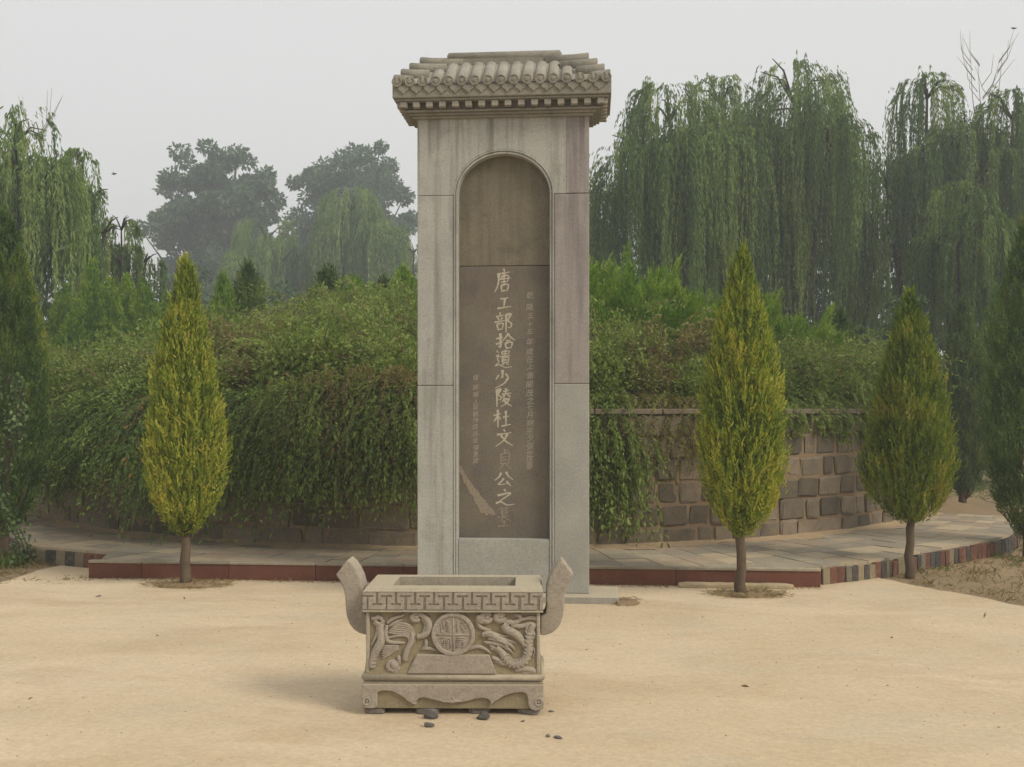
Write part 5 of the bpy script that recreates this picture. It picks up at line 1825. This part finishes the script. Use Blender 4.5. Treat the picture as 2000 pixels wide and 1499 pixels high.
# grit and dead leaves strewn over the court
rng = np.random.default_rng(88)
m = 900
P = np.stack([rng.uniform(-6, 6, m), rng.uniform(3.8, 9.0, m), np.full(m, CZ + 0.001)], 1)
D_ = rng.normal(0, 1, (m, 3))
D_[:, 2] = np.abs(D_[:, 2]) * 0.2 + 0.05
S_ = np.where(rng.uniform(size=m) < 0.035, rng.uniform(0.02, 0.05, m), rng.uniform(0.004, 0.012, m))
gr = link_mesh('grit', leaf_mesh('grit', leaf_quads(P, D_, S_, S_ * 0.45, rng)), M['twig'])
gr['kind'] = 'stuff'
tag(gr, 'fine grit and scraps of dead leaf strewn over the dusty court', 'grit')

# loose pebbles too small to count
V_, F_ = [], []
rg = random.Random(5)
for k in range(420):
    x, y = rg.uniform(-6, 5.5), rg.uniform(3.8, 8.9)
    r_ = rg.uniform(0.003, 0.007) * (1.7 if rg.random() < 0.08 else 1)
    b0 = len(V_)
    for dx, dy, dz in ((1, 0, 0), (-1, 0.2, 0), (0.1, 1, 0), (0, -1, 0), (0.1, 0, 0.7)):
        V_.append((x + dx * r_ * rg.uniform(0.7, 1.3), y + dy * r_ * rg.uniform(0.7, 1.3), CZ + dz * r_))
    for q in ((0, 2, 4), (2, 1, 4), (1, 3, 4), (3, 0, 4)):
        F_.append([b0 + i for i in q])
pb = link_mesh('pebbles', mesh_np('pebbles', np.array(V_), np.array(F_)), M['soil'])
pb['kind'] = 'stuff'
tag(pb, 'tiny loose pebbles scattered over the dusty court', 'pebbles')

# dirt and straw that gathers along the foot of the platform
rng = np.random.default_rng(91)
m = 1500
xs = rng.uniform(PX0, PX1, m)
P = np.stack([xs, PY0 - np.abs(rng.normal(0, 0.045, m)) - 0.004, np.full(m, CZ + 0.002)], 1)
q = rng.uniform(size=m) < 0.3
P[q, 0] = rng.uniform(-7.0, -3.5, q.sum())
P[q, 1] = 9.0 + rng.normal(0, 0.12, q.sum()) + (P[q, 0] + 3.8) * 0.22
D_ = rng.normal(0, 1, (m, 3))
D_[:, 2] = np.abs(D_[:, 2]) * 0.2 + 0.03
dl = link_mesh('straw_litter', leaf_mesh('straw_litter', leaf_quads(P, D_, rng.uniform(0.015, 0.06, m), rng.uniform(0.004, 0.012, m), rng)), M['straw'])
dl['kind'] = 'stuff'
tag(dl, 'straw and dirt gathered along the foot of the red-brown platform', 'litter')

# far house glimpsed between the trees
hx, hy = spot(322, 75)
house = empty('house', (hx, hy, 0), YAW)
tag(house, 'far house with a reddish tiled roof glimpsed between the trees', 'house')
M['hwall'] = plain('house_wall', (0.5, 0.48, 0.45), 0.9, 8, 0.3, 0)
M['hroof'] = plain('house_roof', (0.25, 0.13, 0.09), 0.9, 12, 0.5, 0)
M['hglass'] = plain('house_glass', (0.05, 0.06, 0.09), 0.2, 5, 0.2, 0)
MB().box(-3, 3, 0, 4, 0, 6.2).build('wall', M['hwall'], house)
rm = MB()
rm.v = [(-3.3, -0.4, 6.2), (3.3, -0.4, 6.2), (3.3, 4.4, 6.2), (-3.3, 4.4, 6.2), (-3.3, 2, 8.0), (3.3, 2, 8.0)]
rm.f = [(0, 1, 5, 4), (2, 3, 4, 5), (1, 2, 5), (3, 0, 4), (3, 2, 1, 0)]
rm.build('roof', M['hroof'], house)
for x in (-1.8, 0, 1.8):
    w_ = MB().box(x - 0.55, x + 0.55, -0.05, 0.02, 3.8, 5.2).build('window', M['hwall'], house)
    MB().box(x - 0.45, x + 0.45, -0.07, -0.051, 3.9, 5.1).build('pane', M['hglass'], w_)


# birds
def bird(loc, rz, s, label, flying=False):
    root = empty('bird', loc, rz)
    tag(root, label, 'bird')
    M.setdefault('bird', plain('bird_feathers', (0.03, 0.028, 0.025), 0.8, 60, 0.3, 0))
    b = MB()
    b.tube([(-0.16 * s, 0, 0.0), (-0.09 * s, 0, 0.0), (-0.02 * s, 0, 0.01 * s), (0.05 * s, 0, 0.03 * s), (0.085 * s, 0, 0.055 * s), (0.12 * s, 0, 0.055 * s), (0.15 * s, 0, 0.05 * s)], [0.012 * s, 0.022 * s, 0.045 * s, 0.042 * s, 0.03 * s, 0.022 * s, 0.003 * s], 8)
    b.build('body', M['bird'], root, 0, 1, True)
    for sg in (1, -1):
        w = MB()
        if flying:
            w.prism_xz([(0.05 * s, 0.0), (0.0, 0.16 * s), (-0.07 * s, 0.2 * s), (-0.05 * s, 0.0)], -0.004, 0.004)
            o = w.build('wing', M['bird'], root)
            o.rotation_euler = (sg * R(-65), 0, 0)
        else:
            w.prism_xz([(0.04 * s, 0.02 * s), (0.0, 0.035 * s), (-0.12 * s, 0.01 * s), (-0.04 * s, -0.02 * s)], sg * 0.043 * s - 0.004, sg * 0.043 * s + 0.004)
            w.build('wing', M['bird'], root)
    return root


right_tips = [q for q in TIPS if q[0] > 5]
bt = max(right_tips, key=lambda q: q[2] + 0.3 * q[0])
bird((bt[0], bt[1], bt[2] + 0.02), 2.6, 0.5, 'small dark bird perched on the bare twigs above the willow')
bx, by = spot(223, 30)
bird((bx, by, zat(341, 30)), 0.3, 0.5, 'tiny dark bird flying past the sparse willow', True)
# ------------------------------------------------------------------ hazy air
hz = MB().box(-230, 230, -220, 240, -1.0, 26.0).mesh('haze')
hm = bpy.data.materials.new('haze')
hm.use_nodes = True
hn = hm.node_tree
hn.nodes.remove(hn.nodes['Principled BSDF'])
pv = hn.nodes.new('ShaderNodeVolumePrincipled')
pv.inputs['Color'].default_value = (0.90, 0.95, 0.98, 1)
pv.inputs['Density'].default_value = 0.0043
pv.inputs['Anisotropy'].default_value = 0.2
hn.links.new(pv.outputs[0], hn.nodes['Material Output'].inputs['Volume'])
hz.materials.append(hm)
ho = add(bpy.data.objects.new('haze', hz))
ho['kind'] = 'stuff'
tag(ho, 'pale grey haze hanging in the air over the whole place', 'haze')
